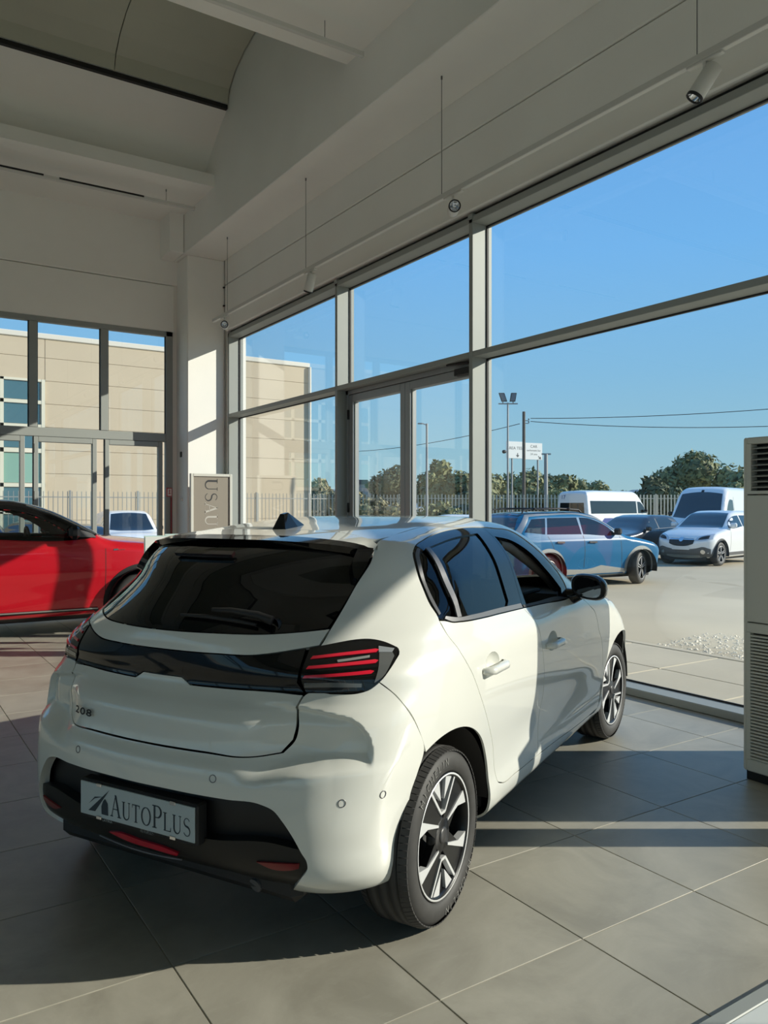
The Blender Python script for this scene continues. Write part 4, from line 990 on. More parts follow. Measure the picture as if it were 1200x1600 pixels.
for sgn in (-1, 1):
    mb = MB(); rings_ = []
    for x, cy, cz, ry, rz in ((1.455,.955,1.052,.082,.058),(1.475,.957,1.053,.090,.066),(1.53,.955,1.052,.088,.064),(1.60,.945,1.047,.072,.050),(1.655,.925,1.042,.040,.028),(1.672,.915,1.040,.008,.006)):
        rings_.append([(x - .05*((cy + ry*cos(q)) - .87), sgn*(cy + ry*math.copysign(abs(cos(q))**.75, cos(q))), cz + rz*math.copysign(abs(sin(q))**.75, sin(q)) + .012*cos(q)*-1) for q in [2*pi*i/20 for i in range(20)]])
    mb.add([p for r in rings_ for p in r], [[a*20 + i, a*20 + (i+1) % 20, (a+1)*20 + (i+1) % 20, (a+1)*20 + i] for a in range(5) for i in range(20)], True)
    mir_ = mb.build('door_mirror', M_GLOSS, hero)
    MB().add([(p[0] + .006, p[1], p[2]) for p in rings_[0]], [list(range(20))]).build('mirror_rim', M_TRIM, mir_)
    inr = [(p[0] + .003, sgn*(.955 + (abs(p[1]) - .955)*.85), 1.052 + (p[2] - 1.052)*.85) for p in rings_[0]]
    MB().add(inr, [list(range(20))]).build('mirror_glass', mat('mirror_silver', (.6, .62, .63), .03, metal=1.), mir_)
    MB().tube([(1.56, sgn*.80, .985), (1.56, sgn*.86, .995), (1.55, sgn*.90, 1.01)], [.05, .04, .03], 10).build('mirror_arm', M_GLOSS, mir_)
    MB().box((1.60, sgn*1.020, 1.02), (1.64, sgn*.985, 1.028)).build('indicator', M_CHROME, mir_)
for a, z in ((.399,.549),(.467,.554),(-.399,.549),(-.467,.554),(.17,.60),(-.17,.60)):
    p = HB.P([(abs(a), z)], 'w')[0]; g = HB.grad(p[None])[0]; s_ = -1 if a < 0 else 1
    n_ = Vector((g[0], g[1]*s_, g[2])); o = MB().lathe([(.0105,-.004),(.0105,.0012),(.0128,.0012),(.0128,-.004)], 20, 'z').build('parking_sensor', M_GREYTRIM, hero)
    o.location = (p[0], p[1]*s_, p[2]); o.rotation_euler = n_.to_track_quat('Z', 'Y').to_euler()
# wheels
for sgn in (-1, 1):
    for x, turn in ((0, 0), (2.538, radians(-4))):
        w = wheel(hero, x, sgn*.742, .303, .303, .213, .196, 'cross', side=sgn, turn=turn, rot=(0 if x == 0 else radians(45)))
        if sgn < 0 and x == 0:                     # moulded maker's name on the sidewall
            tm = MB(); word = 'MICHELIN'
            for c0, wd in ((66, word), (246, word)):
                n = len(wd)
                for i, ch in enumerate(wd):
                    vs_, fs_ = text_polys(ch)
                    a = radians(c0 + (i - (n-1)/2)*6.9); r0 = .2475
                    tm.add([((r0 + v*.036)*cos(a + u*.030/r0*1.15), .1022, (r0 + v*.036)*sin(a + u*.030/r0*1.15)) for u, v in vs_], fs_)
            tm.build('sidewall_lettering', mat('raised_rubber', (.17, .168, .16), .6), w, fix=False)['kind'] = 'stuff'
        lm = MB().lathe([(.372, -.11), (.380, .10), (.385, .18)], 28, 'y', (x, sgn*.74 - (.0), .305), a0=radians(-20), a1=radians(200))
        ln = MB().lathe([(.3735, -.12*sgn), (.3735, .125*sgn)], 24, 'y', (x, sgn*.72, .305), a0=radians(2), a1=radians(112)).lathe([(.3735, -.12*sgn), (.3735, .03*sgn)], 10, 'y', (x, sgn*.72, .305), a0=radians(112), a1=radians(166)).add([(x + .376*cos(q), sgn*.60, .305 + .376*sin(q)) for q in np.linspace(radians(2), radians(182), 24)], [list(range(24))])
        ln.build('wheel_arch_liner', M_TRIM, hero)
# cabin and underside
un = MB().box((-.50, -.56, .20), (3.1, .56, .30), bev=.03).box((.40, -.80, .24), (2.14, .80, .33), bev=.02)
un.build('underbody', M_TRIM, hero)
MB().box((.40, -.74, .33), (2.1, .74, .36)).box((-.35, -.56, .40), (.35, .56, .58), bev=.03).build('cabin_floor', M_DARK, hero)
def seat(x, y):
    s_ = MB().box((x - .25, y - .25, .42), (x + .25, y + .25, .60), bev=.05)
    s_.prism([(x - .26, y - .23, .55), (x - .12, y - .23, .55), (x - .30, y - .21, 1.14), (x - .42, y - .21, 1.12)], (0, .46, 0))
    s_.box((x - .44, y - .14, 1.16), (x - .34, y + .14, 1.32), bev=.04)
    return s_.build('seat', mat('seat_cloth', (.035, .035, .037), .9), hero)
for y in (-.37, .37): seat(1.25, y); seat(.42, y)
MB().prism([(2.2, -.72, .98), (1.72, -.72, .98), (1.62, -.72, .86), (1.75, -.72, .60), (2.2, -.72, .55)], (0, 1.44, 0)).build('dashboard', M_DARK, hero)
th = [2*pi*i/24 for i in range(25)]
MB().tube([(1.60 - .09*sin(q)*.5, .37 + .18*cos(q), .90 + .17*sin(q)) for q in th], .016, 8, cap=False).tube([(1.60, .37, .90), (1.72, .37, .86)], .035, 8).tube([(1.60, .20, .90), (1.60, .54, .90)], .012, 6).build('steering_wheel', M_TRIM, hero)
MB().tube([(1.03, -.645, 1.283), (1.15, -.655, 1.262), (1.36, -.685, 1.18), (1.56, -.72, 1.09), (1.66, -.735, 1.03)], [.018, .024, .028, .032, .034], 8).build('pillar_trim', mat('pillar_grey', (.16, .155, .145), .8), hero)
MB().box((.95, -.66, 1.0), (1.62, -.62, 1.02), bev=.008).tube([(1.35, .60, .93), (1.55, .60, 1.10)], .05, 8).build('cabin_trim', M_DARK, hero)
# ------------------------------------------------------------------ things standing in the hall
# floor-standing air conditioner in front of the added shadow block
M_AC = mat('ac_enamel', (.66, .645, .58), .5)
ac = thing('air_conditioner', 'tall beige floor-standing air conditioner in front of the glazed wall, vents at top and bottom', 'air conditioner', (3.93, 1.86, 0))
aw = .62
b = MB(); b.box((.0, 0, .05), (.30, .022, 1.83), bev=.008).box((0, aw - .022, .05), (.30, aw, 1.83), bev=.008).box((.10, .02, .05), (.30, aw - .02, 1.83)).box((0, .02, 1.795), (.12, aw - .02, 1.83), bev=.006)
b.box((0, .02, .848), (.12, aw - .02, 1.522), bev=.004).box((0, .02, .05), (.12, aw - .02, .115), bev=.006).box((0, .02, .79), (.12, aw - .02, .842), bev=.004).box((0, .02, 1.528), (.10, .045, 1.795)).box((0, aw - .045, 1.528), (.10, aw - .02, 1.795)).box((0, .045, 1.528), (.10, aw - .045, 1.545))
b.box((0, .02, .115), (.10, .042, .79)).box((0, aw - .042, .115), (.10, aw - .02, .79))
b.build('cabinet', M_AC, ac)
MB().box((.02, .01, 0), (.29, aw - .01, .052)).build('plinth', M_TRIM, ac)
MB().box((.06, .045, 1.545), (.10, aw - .045, 1.795)).build('dark_cavity', M_BLACK, ac); MB().box((.03, .042, .115), (.10, aw - .042, .79)).build('dark_cavity', M_BLACK, ac)
sl = MB().prism([(.004, .045, 0), (.05, .045, .012), (.05, .045, .016), (.004, .045, .006)], (0, aw - .09, 0)).mesh('louvre'); sl.materials.append(mat('ac_louvre', (.33, .325, .30), .5))
for k in range(8): o = link(bpy.data.objects.new('louvre', sl), ac); o.location = (0, 0, 1.560 + .0295*k)
sg = MB().box((.0, .042, 0), (.03, aw - .042, .010), bev=.002).mesh('grille_slat'); sg.materials.append(M_AC)
for k in range(38): o = link(bpy.data.objects.new('grille_slat', sg), ac); o.location = (0, 0, .118 + .0176*k)

# lighting tracks and spots
M_TRACK = mat('white_track', (.68, .68, .65), .5)
def track(name_label, a, c, z, wires, top, slots=()):
    a, c = Vector(a), Vector(c); d = (c - a).normalized(); n = Vector((-d.y, d.x, 0))
    t = thing('lighting_track', name_label, 'light track', (a.x, a.y, z)); L = (c - a).length
    rz = atan2(d.y, d.x); t.rotation_euler = (0, 0, rz)
    MB().box((0, -.022, 0), (L, .022, .05), bev=.004).build('rail', M_TRACK, t)
    for w in wires:
        o = MB().tube([(w, 0, .05), (w, 0, top - z)], .0035, 6).build('suspension_wire', M_GREYTRIM, t)
        MB().tube([(w, 0, top - z - .03), (w, 0, top - z)], .009, 8).build('wire_anchor', M_GREYTRIM, o)
    for s0, s1 in slots: MB().box((s0, -.024, .026), (s1, .024, .052)).build('slot_insert', M_BLACK, t)
    MB().box((-.012, -.024, -.002), (0, .024, .052), bev=.003).build('end_cap', M_TRACK, t)
    return t
TZ = 4.335
track('long white lighting track hung along the top of the glazed front', (4.5, 11.70, 0), (4.5, 1.2, 0), TZ, (.55, 3.08, 5.82, 8.54), 5.50)
track('short-ended white lighting track under the vault nearest the back wall', (4.08, 11.42, 0), (-6.0, 11.42, 0), 5.90, (.42, 3.6, 7.0), 6.12, slots=((.75, 1.9), (2.1, 3.3), (3.5, 4.6), (5.5, 7.2)))
track('white lighting track crossing the top edge of the picture beside the beam', (4.08, 6.62, 0), (-6.0, 6.62, 0), 5.90, (.42, 3.6, 7.0), 6.30, slots=())
def spot(y, aim, label, roll=0.):
    s = thing('track_spotlight', label, 'spotlight', (4.5, y, TZ), 0, 'white spotlights on the window track')
    MB().box((-.020, -.13, -.018), (.020, .13, .0), bev=.004).build('track_adapter', M_TRACK, s)
    MB().box((-.012, -.012, -.115), (.012, .012, -.018), bev=.002).build('stem', M_TRACK, s)
    q = Vector(aim).normalized().to_track_quat('Z', 'Y').to_euler(); c = Vector((0, 0, -.135))
    h = MB().lathe([(0, -.105), (.045, -.105), (.054, -.098), (.055, .125), (.050, .128)], 28).build('housing', M_TRACK, s); h.location = c + Vector(aim).normalized()*.0; h.rotation_euler = q
    MB().lathe([(.0555, .112), (.0555, .130), (.046, .130), (.044, .10)], 28).build('black_rim', M_BLACK, h)
    MB().lathe([(.045, .120), (.030, .085), (.012, .075), (0, .075)], 24).build('reflector_cup', M_CHROME, h)
    return s
spot(3.10, (-.36, .36, -.80), 'white spotlight nearest the camera, tilted down to the left on the window track')
spot(5.70, (-.55, -.82, -.16), 'white spotlight facing the camera above the tall mullion')
spot(8.50, (-.02, .43, -.85), 'white spotlight turned away above the entrance door')
spot(11.25, (-.40, -.90, -.12), 'far white spotlight facing out beside the corner column')

# framed display panel in front of the corner column, lettering running downwards
dp = thing('display_stand', 'taupe framed display panel with lettering running downwards in front of the corner column', 'display panel', (4.56, 11.97, 0))
pw, ph = .345, 1.985
MB().box((-pw, -.03, 0), (-pw + .045, .03, ph), bev=.005).box((pw - .045, -.03, 0), (pw, .03, ph), bev=.005).box((-pw + .045, -.03, ph - .045), (pw - .045, .03, ph), bev=.005).box((-pw + .045, -.03, 0), (pw - .045, .03, .045)).build('frame', mat('panel_frame', (.62, .62, .56), .4), dp)
MB().box((-pw + .045, -.012, .045), (pw - .045, .012, ph - .045)).build('board', mat('panel_taupe', (.27, .24, .195), .55), dp)
zt = ph - .075
for i, chs in enumerate('USAUTO'):
    w_, ps = serif(chs); q = MB(); h_ = .205; k = .27 if i else .30
    for p in ps: q.add([(-.105 + v*h_, -.0135, zt - u*k*.92) for u, v in p], [list(range(len(p)))])
    o = q.build('letter', mat('letter_shaded', (.035, .035, .037), .5) if i < 2 else mat('letter_lit', (.50, .48, .43), .5), dp, fix=False); o['kind'] = 'stuff'  # upper letters darker, lower paler: shade and sun put into the colour
    zt -= w_*k*.92 + .012

# two price boards beside the red car's bonnet
M_CARD = mat('white_card', (.88, .89, .86), .5); M_INK = mat('grey_print', (.30, .31, .31), .6); M_ACR = mat('acrylic_edge', (.62, .80, .77), .15, coat=1.)
def board(x, y, rz, w, ztop, label, logo):
    b = thing('price_board', label, 'price board', (x, y, 0), rz)
    MB().box((-w/2, -.006, ztop - .56), (w/2, .006, ztop), bev=.001).build('acrylic_sheet', M_ACR, b)
    c = MB().box((-w/2 + .012, -.010, ztop - .55), (w/2 - .012, -.0065, ztop - .012)).build('printed_sheet', M_CARD, b)
    ln = MB()
    for k, (a, e) in enumerate(((.10, .62), (.12, .60), (.12, .55), (.12, .66), (.12, .58))): ln.box((-w/2 + w*a, -.0108, ztop - .135 - .045*k), (-w/2 + w*e, -.0100, ztop - .127 - .045*k))
    if logo: ln.tube([(-.04, -.0106, ztop - .085), (-.015, -.0106, ztop - .062), (.03, -.0106, ztop - .065), (.055, -.0106, ztop - .085)], .006, 5)
    o = ln.build('print', M_INK, c); o['kind'] = 'stuff'
    MB().box((-.02, -.01, .02), (.02, .01, ztop - .5), bev=.004).box((-.14, -.12, 0), (.14, .12, .022), bev=.006).build('stand', M_GREYTRIM, b)
    MB().box((w*.30, -.016, ztop - .09), (w*.30 + .035, -.010, ztop - .01), bev=.003).build('clip', M_GREYTRIM, b)
board(2.50, 8.03, radians(-10), .30, 1.166, 'white price board with grey print on a stand just ahead of the red car', True)
board(2.79, 8.27, radians(-10), .30, 1.172, 'plain white price board half hidden behind the rear spoiler', False)

# low display plinth, its corner cutting the lower right of the picture
pv = thing('display_plinth', 'low white display plinth with a grey metal edge in the lower right corner', 'plinth', (1.0, 1.345, 0))
MB().box((.0, -1.0, .0), (2.2, -.046, .030), bev=.003).build('deck', mat('plinth_white', (.66, .70, .69), .35), pv)
MB().box((-.004, -.046, 0), (2.2, .0, .032), bev=.003).build('metal_edge', M_ALU, pv)

# unseen shadow caster added beside the air conditioner to shade the white car's door
ls = thing('shadow_stand', 'slim grey shadow caster added beside the air conditioner, out of the picture', 'stand', (4.0, 1.535, 0), -YAW)
MB().box((-.03, -.095, .0), (.03, .095, 1.17), bev=.006).build('post', M_GREYTRIM, ls)
MB().box((-.04, .06, 1.10), (.04, .24, 1.85), bev=.006).build('shadow_board', M_GREYTRIM, ls)
MB().box((-.16, -.13, 0), (.16, .13, .02), bev=.004).build('foot', M_GREYTRIM, ls)
# ------------------------------------------------------------------ other cars: one parametric body, one set of numbers each
class GBody(Body):
    def __init__(s, w, xr, zt, xf, zb=.22, bow=.14, bowf=.22, taper=.06, crown=.04, Rt=.09, Rr=.14, Rf=.2, tf=.03):
        s.w0, s.xr, s.zt, s.xf = Sp(w), Sp(xr), Sp(zt), Sp(xf); s.k = (zb, bow, bowf, taper, crown, Rt, Rr, Rf, tf)
        s.xa, s.xb = s.xr.y.min(), s.xf.y.max()
        s.ZC = .75; s.XC = .5*(s.xa + s.xb)
    def Xr(s, z): return s.xr(z)
    def Zt(s, x): return s.zt(x)
    def Xf(s, z): return s.xf(z)
    def W(s, x, z, ay): return s.w0(z) - s.k[3]*np.clip(s.xa + .9 - x, 0, None)**2 - s.k[8]*np.clip(x - s.xb + 1.3, 0, None)**2
    def kside(s, z): return 1 - .08*sstep(1.0, 1.1, z)
    def krear(s, z): return .95
    def bowr(s, ay, z): return s.k[1]*ay**2
    def bowf(s, ay, z): return s.k[2]*ay**2
    def crown(s, ay, x): return s.k[4]*ay**2 + .05*ay**4
    def Rr(s, z): return s.k[6]
    def Rf(s, z): return s.k[7]
    def Rt(s, x): return s.k[5]
    def zb(s, x, ay): return s.k[0] + 0*x
M_OPQ = mat('tinted_car_window', (.012, .016, .018), .04, coat=1., spec=.6)
M_CLAD = mat('grey_cladding', (.10, .10, .10), .6)
def ringpts(cx, cz, r0, r1, a0=-8, a1=188, n=14):
    a = np.linspace(radians(a0), radians(a1), n)
    return [(cx + r1*cos(q), cz + r1*sin(q)) for q in a] + [(cx + r0*cos(q), cz + r0*sin(q)) for q in a[::-1]]
def gen_car(name, label, loc, deg, B, paint, wheels, R, rim, yw, step=.06, seats=False, arch=None, arch_m=None, side=(), front=(), rear=(), style='star', m_acc=None, group=None, cut_windows=False, spokes=5, turn=0., mirror=None, sides=(-1, 1)):
    """side/front/rear: (part name, material, ring, mode, offset)"""
    t = thing(name, label, 'van' if 'van' in name or 'bus' in name else 'car', loc, radians(deg), group)
    ra = R + .055
    polys = [ring_sample(q[2], .05, np.array(SC[q[3]])) for q in side if 'glass' in q[0]] if cut_windows else []
    def cut(c):
        for wx in wheels:
            if (c[0]-wx)**2 + (c[2]-R)**2 < ra**2 and abs(c[1]) > yw - .22: return True
        if polys and c[2] > .9:
            uv = np.array([[c[0], atan2(c[2] - B.ZC, abs(c[1]))]])*np.array(SC['t'])
            for p in polys:
                if inside(uv, p)[0]: return True
        return False
    xa, xb = B.xa - .1, B.xb + .1
    hull(B, 'body_shell', paint, t, xa, xb, float(B.w0.y.max()) + .08, .1, float(B.zt.y.max()) + .1, step, cut=cut)
    for wx in wheels:
        for sg in (-1, 1):
            a = np.linspace(radians(-12), radians(192), 16); m = MB()
            m.lathe([(ra + .004, -.2), (ra + .004, .16)], 16, 'y', (wx, sg*yw, R), a0=radians(-12), a1=radians(192)).add([(wx + (ra+.004)*cos(q), sg*(yw - .2), R + (ra+.004)*sin(q)) for q in a], [list(range(16))])
            m.build('wheel_arch_liner', M_TRIM, t)
            if sg in sides or True: wheel(t, wx, sg*yw, R, R, rim, .22, style, side=sg, turn=turn if wx == max(wheels) else 0, m_acc=m_acc, spokes=spokes, detail=False)
    for wx in wheels:
        rp = [(x, z) for x, z in ringpts(wx, R, ra - .012, ra + (arch or .018)) if z > B.k[0] + .03]
        for mir in (False, True): panel(B, 'arch_trim', arch_m or paint, rp, 's', t, h=.05, off=.006, thick=.03, mirror=mir)
    for (nm, m, ring, mode, off) in side:
        for mir in (False, True): panel(B, nm, m, ring, mode, t, h=.08, off=off, thick=(0 if cut_windows and 'glass' in nm else .012), mirror=mir, corner=(38 if 'glass' in nm else 14))
    for (nm, m, ring, mode, off) in list(front) + list(rear):
        one = nm.endswith('+'); nm = nm.rstrip('+')
        panel(B, nm, m, ring, mode, t, h=.08, off=off, thick=.012)
        if one: panel(B, nm, m, ring, mode, t, h=.08, off=off, thick=.012, mirror=True)
    MB().box((min(wheels) - .5, -yw + .12, .16), (max(wheels) + .5, yw - .12, .34)).build('underbody', M_TRIM, t)
    if mirror:
        mx, mz, mm = mirror
        wy = float(B.w0(mz))
        for sg in (-1, 1):
            o = MB().box((mx - .05, sg*(wy + .03), mz - .07), (mx + .07, sg*(wy + .21), mz + .08), bev=.035).box((mx, sg*(wy - .04), mz - .06), (mx + .05, sg*(wy + .06), mz - .02), bev=.01).build('door_mirror', mm, t)
    return t
def tunnel_of(B, q): return [tuple(p) for p in B.conv(q, 's', 't')]
def seamstrip(x0, z0, x1, z1, w=.012): return [(x0 - w/2, z0), (x0 + w/2, z0), (x1 + w/2, z1), (x1 - w/2, z1)]
M_RED = mat('candy_red_paint', (.56, .004, .016), .28, metal=.15, coat=1.)
M_BLUE = mat('metallic_blue_paint', (.0, .115, .26), .35, metal=.0, coat=.35, spec=.3)
M_CARW = mat('white_car_paint', (.76, .77, .76), .3, coat=1.)
M_DKCAR = mat('dark_grey_car_paint', (.025, .028, .034), .25, metal=.3, coat=1.)
M_GREYCAR = mat('grey_car_paint', (.10, .105, .11), .3, metal=.4, coat=1.)
M_NAVY = mat('navy_car_paint', (.012, .03, .075), .25, metal=.3, coat=1.)
M_TEAL = mat('teal_car_paint', (.03, .16, .22), .3, metal=.3, coat=1.)
M_SILV = mat('satin_silver_trim', (.42, .42, .40), .35, metal=.6)
tz = lambda B, q: tunnel_of(B, q)

# red crossover inside, beyond the hatchback
RB = GBody([(.15,.80),(.3,.87),(.5,.895),(.75,.925),(.95,.918),(1.08,.885),(1.12,.868),(1.3,.775),(1.5,.66),(1.62,.59)],
           [(.2,-.70),(.5,-.88),(.8,-.90),(1.0,-.86),(1.15,-.76),(1.35,-.5),(1.6,-.2)],
           [(-.9,1.28),(-.5,1.46),(.2,1.54),(.8,1.555),(1.335,1.545),(1.6,1.50),(1.79,1.44),(2.02,1.335),(2.26,1.205),(2.36,1.145),(2.46,1.115),(2.74,1.085),(3.1,1.045),(3.4,.96),(3.7,.75)],
           [(.2,3.45),(.4,3.68),(.7,3.72),(.9,3.65),(1.1,3.4),(1.3,3.2)], zb=.20)
gf = tz(RB, [(1.02,1.145),(1.92,1.115),(2.02,1.112),(1.93,1.19),(1.72,1.315),(1.50,1.40),(1.30,1.435),(1.05,1.445)])
gr_ = tz(RB, [(.95,1.147),(.97,1.447),(.40,1.44),(.02,1.40),(-.15,1.17)])
red = gen_car('red_car', 'glossy red crossover with black roof standing inside by the back glazing', (-.05, 10.32, 0), -1, RB, M_RED, (0, 2.79), .345, .24, .80, step=.045,
    arch=.05, arch_m=M_TRIM, cut_windows=True, mirror=(1.99, 1.17, M_GLOSS),
    side=[('side_glass', glass_mat('red_car_glass', (.80, .84, .83), .05), gf, 't', .004), ('side_glass', glass_mat('red_car_glass', (.80, .84, .83), .05), gr_, 't', .004),
          ('sill_cladding', M_TRIM, [(.46,.21),(2.32,.21),(2.28,.305),(.50,.305)], 's', .012), ('sill_strip', M_SILV, [(.50,.292),(2.28,.292),(2.28,.304),(.50,.304)], 's', .022),
          ('door_seam', M_BLACK, seamstrip(2.36, .34, 2.36, .98, .007), 's', .001), ('door_seam', M_BLACK, seamstrip(1.0, .32, 1.0, 1.10, .007), 's', .001),
          ('fender_badge', M_CHROME, [(2.45,.955),(2.50,.957),(2.50,.975),(2.45,.972)], 's', .004), ('fender_line', M_CHROME, [(2.50,.957),(2.58,.96),(2.58,.964),(2.50,.962)], 's', .004)],
    front=[('headlamp+', M_HEAD, [(-.86,.80),(-.55,.76),(-.52,.82),(-.84,.90)], 'x', .006), ('grille', M_TRIM, [(-.6,.35),(.6,.35),(.6,.72),(-.6,.72)], 'x', .004),
           ('windscreen', M_OPQ, [(1.42,-.60),(1.8,-.68),(2.32,-.74),(2.42,-.4),(2.45,0),(2.42,.4),(2.32,.74),(1.8,.68),(1.42,.60),(1.38,0)], 'z', .004)])
fr = tz(RB, [(-.55,1.16),(.95,1.118),(2.10,1.088),(2.20,1.10),(2.28,1.13)]) + [(2.27,.60),(2.02,.80),(1.79,.92),(1.6,1.0),(1.335,1.08),(.8,1.10),(.2,1.08),(-.3,1.0)] + tz(RB, [(-.45,1.30)])
for mir in (False, True):
    panel_holes('window_frame', M_GLOSS, fr, [gf, gr_], red, off=.008, mirror=mir, h=.05, body=RB, inner=M_DARK)
    panel(RB, 'roof_rail_strip', M_CHROME, tz(RB, [(1.55,1.478),(1.79,1.392),(2.02,1.277),(2.26,1.145),(2.25,1.135),(2.02,1.263),(1.79,1.379),(1.55,1.464)]), 't', red, h=.03, off=.014, thick=.01, mirror=mir)
    panel(RB, 'mirror_sail', M_GREYTRIM, tz(RB, [(1.98,1.118),(2.26,1.098),(2.24,1.125),(2.10,1.185)]), 't', red, h=.03, off=.016, thick=.01, mirror=mir)
panel(RB, 'roof_skin', M_GLOSS, [(1.40,-.62),(1.40,.62),(1.1,.66),(.2,.66),(-.3,.60),(-.3,-.60),(.2,-.66),(1.1,-.66)], 'z', red, h=.08, off=.006)
MB().tube([(1.72 - .02*sin(q), .42 + .185*cos(q), 1.03 + .175*sin(q)) for q in np.linspace(0, 2*pi, 25)], .018, 8, cap=False).tube([(1.72, .42, 1.03), (1.90, .42, .98)], .04, 8).build('steering_wheel', M_TRIM, red)
MB().prism([(2.4, -.78, 1.06), (1.95, -.78, 1.09), (1.85, -.78, .98), (1.95, -.78, .7), (2.4, -.78, .6)], (0, 1.56, 0)).build('dashboard', M_DARK, red)
for y in (-.40, .40):
    q = MB().box((.92, y - .24, .45), (1.42, y + .24, .66), bev=.05).prism([(.90, y - .22, .60), (1.04, y - .22, .60), (.82, y - .20, 1.10), (.70, y - .20, 1.08)], (0, .42, 0)).box((.66, y - .12, 1.13), (.75, y + .12, 1.28), bev=.03)
    q.build('seat', M_DARK, red)
MB().box((-.5, -.74, .33), (2.4, .74, .38)).build('cabin_floor', M_DARK, red)

def pose(px, d, th, front):
    '''a car whose front-left corner stands at column px and depth d, nose turned th to the left of the viewer'''
    X, Y = dxy(px, d); hx = -sin(th)*cos(YAW) - cos(th)*sin(YAW); hy = sin(th)*sin(YAW) - cos(th)*cos(YAW)
    return X, Y, hx, hy
def dxy(px, d): # ground position at depth d along bearing px
    r = (px - 600)/1230*d; return (d*sin(YAW) + r*cos(YAW), d*cos(YAW) - r*sin(YAW))
def corner_pose(px, d, th, xf, w):
    X, Y, hx, hy = pose(px, d, th, xf); lx, ly = -hy, hx
    return (X - xf*hx - w*lx, Y - xf*hy - w*ly), math.degrees(atan2(hy, hx))
# outside -------------------------------------------------------------------------------
GR_ = -.25
SUVZ = [(-.95,1.30),(-.6,1.53),(.2,1.61),(1.0,1.615),(1.45,1.56),(1.9,1.345),(2.2,1.185),(2.35,1.12),(2.7,1.06),(3.1,.98),(3.4,.87),(3.6,.68)]
SB = GBody([(.15,.80),(.3,.86),(.5,.885),(.75,.915),(.98,.905),(1.08,.865),(1.3,.765),(1.5,.67),(1.65,.60)],
           [(.2,-.72),(.5,-.86),(.85,-.88),(1.05,-.84),(1.2,-.76),(1.55,-.55),(1.7,-.45)], SUVZ, [(.2,3.32),(.4,3.54),(.7,3.58),(.9,3.50),(1.1,3.3),(1.3,3.1)], zb=.22)
def suv_windows(B, z0=1.13, zt_=1.47):
    return [('side_glass', M_DGLS, tz(B, [(1.02,z0),(1.92,z0-.035),(1.98,z0-.03),(1.80,z0+.13),(1.52,z0+.27),(1.25,zt_),(1.05,zt_+.01)]), 't', .004),
            ('side_glass', M_DGLS, tz(B, [(.97,z0),(.97,zt_+.01),(.15,zt_+.005),(.02,z0+.01)]), 't', .004),
            ('side_glass', M_DGLS, tz(B, [(-.04,z0+.012),(.09,zt_),(-.28,zt_-.02),(-.55,z0+.06)]), 't', .004)]
M_DGLS = M_OPQ
blue = gen_car('blue_car', 'metallic blue SUV with silver roof line parked right outside the big window pane', (11.73, 12.56, GR_), -3.2, SB, M_BLUE, (0, 2.70), .36, .25, .79, step=.05,
    arch=.075, arch_m=M_SILV, turn=radians(24), mirror=(1.93, 1.17, M_TRIM),
    side=suv_windows(SB) + [('pillar_strip', M_SILV, tz(SB, [(-.75,1.12),(-.66,1.12),(-.32,1.50),(.1,1.525),(1.1,1.53),(1.5,1.455),(1.84,1.285),(2.05,1.12),(2.10,1.12),(1.86,1.31),(1.5,1.50),(1.1,1.565),(.1,1.56),(-.38,1.54)]), 't', .008),
        ('sill_cladding', M_SILV, [(.46,.24),(2.25,.24),(2.22,.36),(1.5,.46),(1.2,.40),(.50,.40)], 's', .008), ('sill_edge', M_TRIM, [(.46,.21),(2.25,.21),(2.25,.26),(.46,.26)], 's', .016),
        ('door_seam', M_BLACK, seamstrip(1.0, .42, 1.0, 1.10, .012), 's', .001), ('door_seam', M_BLACK, seamstrip(2.12, .42, 2.06, 1.08, .012), 's', .001), ('door_seam', M_BLACK, seamstrip(.30, .50, .02, 1.10, .012), 's', .001),
        ('door_handle', M_TRIM, [(.22,.955),(.42,.95),(.42,.985),(.22,.99)], 's', .03), ('door_handle', M_TRIM, [(1.12,.945),(1.34,.94),(1.34,.975),(1.12,.98)], 's', .03)],
    front=[('headlamp+', M_HEAD, [(-.86,.82),(-.5,.76),(-.48,.84),(-.84,.92)], 'x', .006), ('grille', M_TRIM, [(-.6,.35),(.6,.35),(.6,.72),(-.6,.72)], 'x', .004),
           ('windscreen', M_OPQ, [(1.42,-.58),(1.8,-.66),(2.22,-.72),(2.32,-.4),(2.34,0),(2.32,.4),(2.22,.72),(1.8,.66),(1.42,.58),(1.38,0)], 'z', .004)],
    rear=[('rear_glass', M_OPQ, [(-.66,1.16),(.66,1.16),(.56,1.48),(-.56,1.48)], 'b', .004), ('tail_lamp+', M_REDD, [(.18,.92),(.36,.94),(.36,1.02),(.18,1.0)], 'w', .006)])
panel(SB, 'roof_skin', M_GLOSS, [(1.36,-.56),(1.36,.56),(.2,.60),(-.5,.54),(-.5,-.54),(.2,-.60)], 'z', blue, h=.12, off=.006)
for sg in (-1, 1):
    r_ = MB().tube([(-.42, sg*.56, 1.575), (-.38, sg*.56, 1.65), (.6, sg*.57, 1.675), (1.15, sg*.56, 1.645), (1.22, sg*.56, 1.59)], .018, 8).build('roof_rail', M_TRIM, blue)
for x in (-.1, .85): MB().box((x - .03, -.62, 1.665), (x + .03, .62, 1.69), bev=.01).build('roof_bar', M_TRIM, blue)

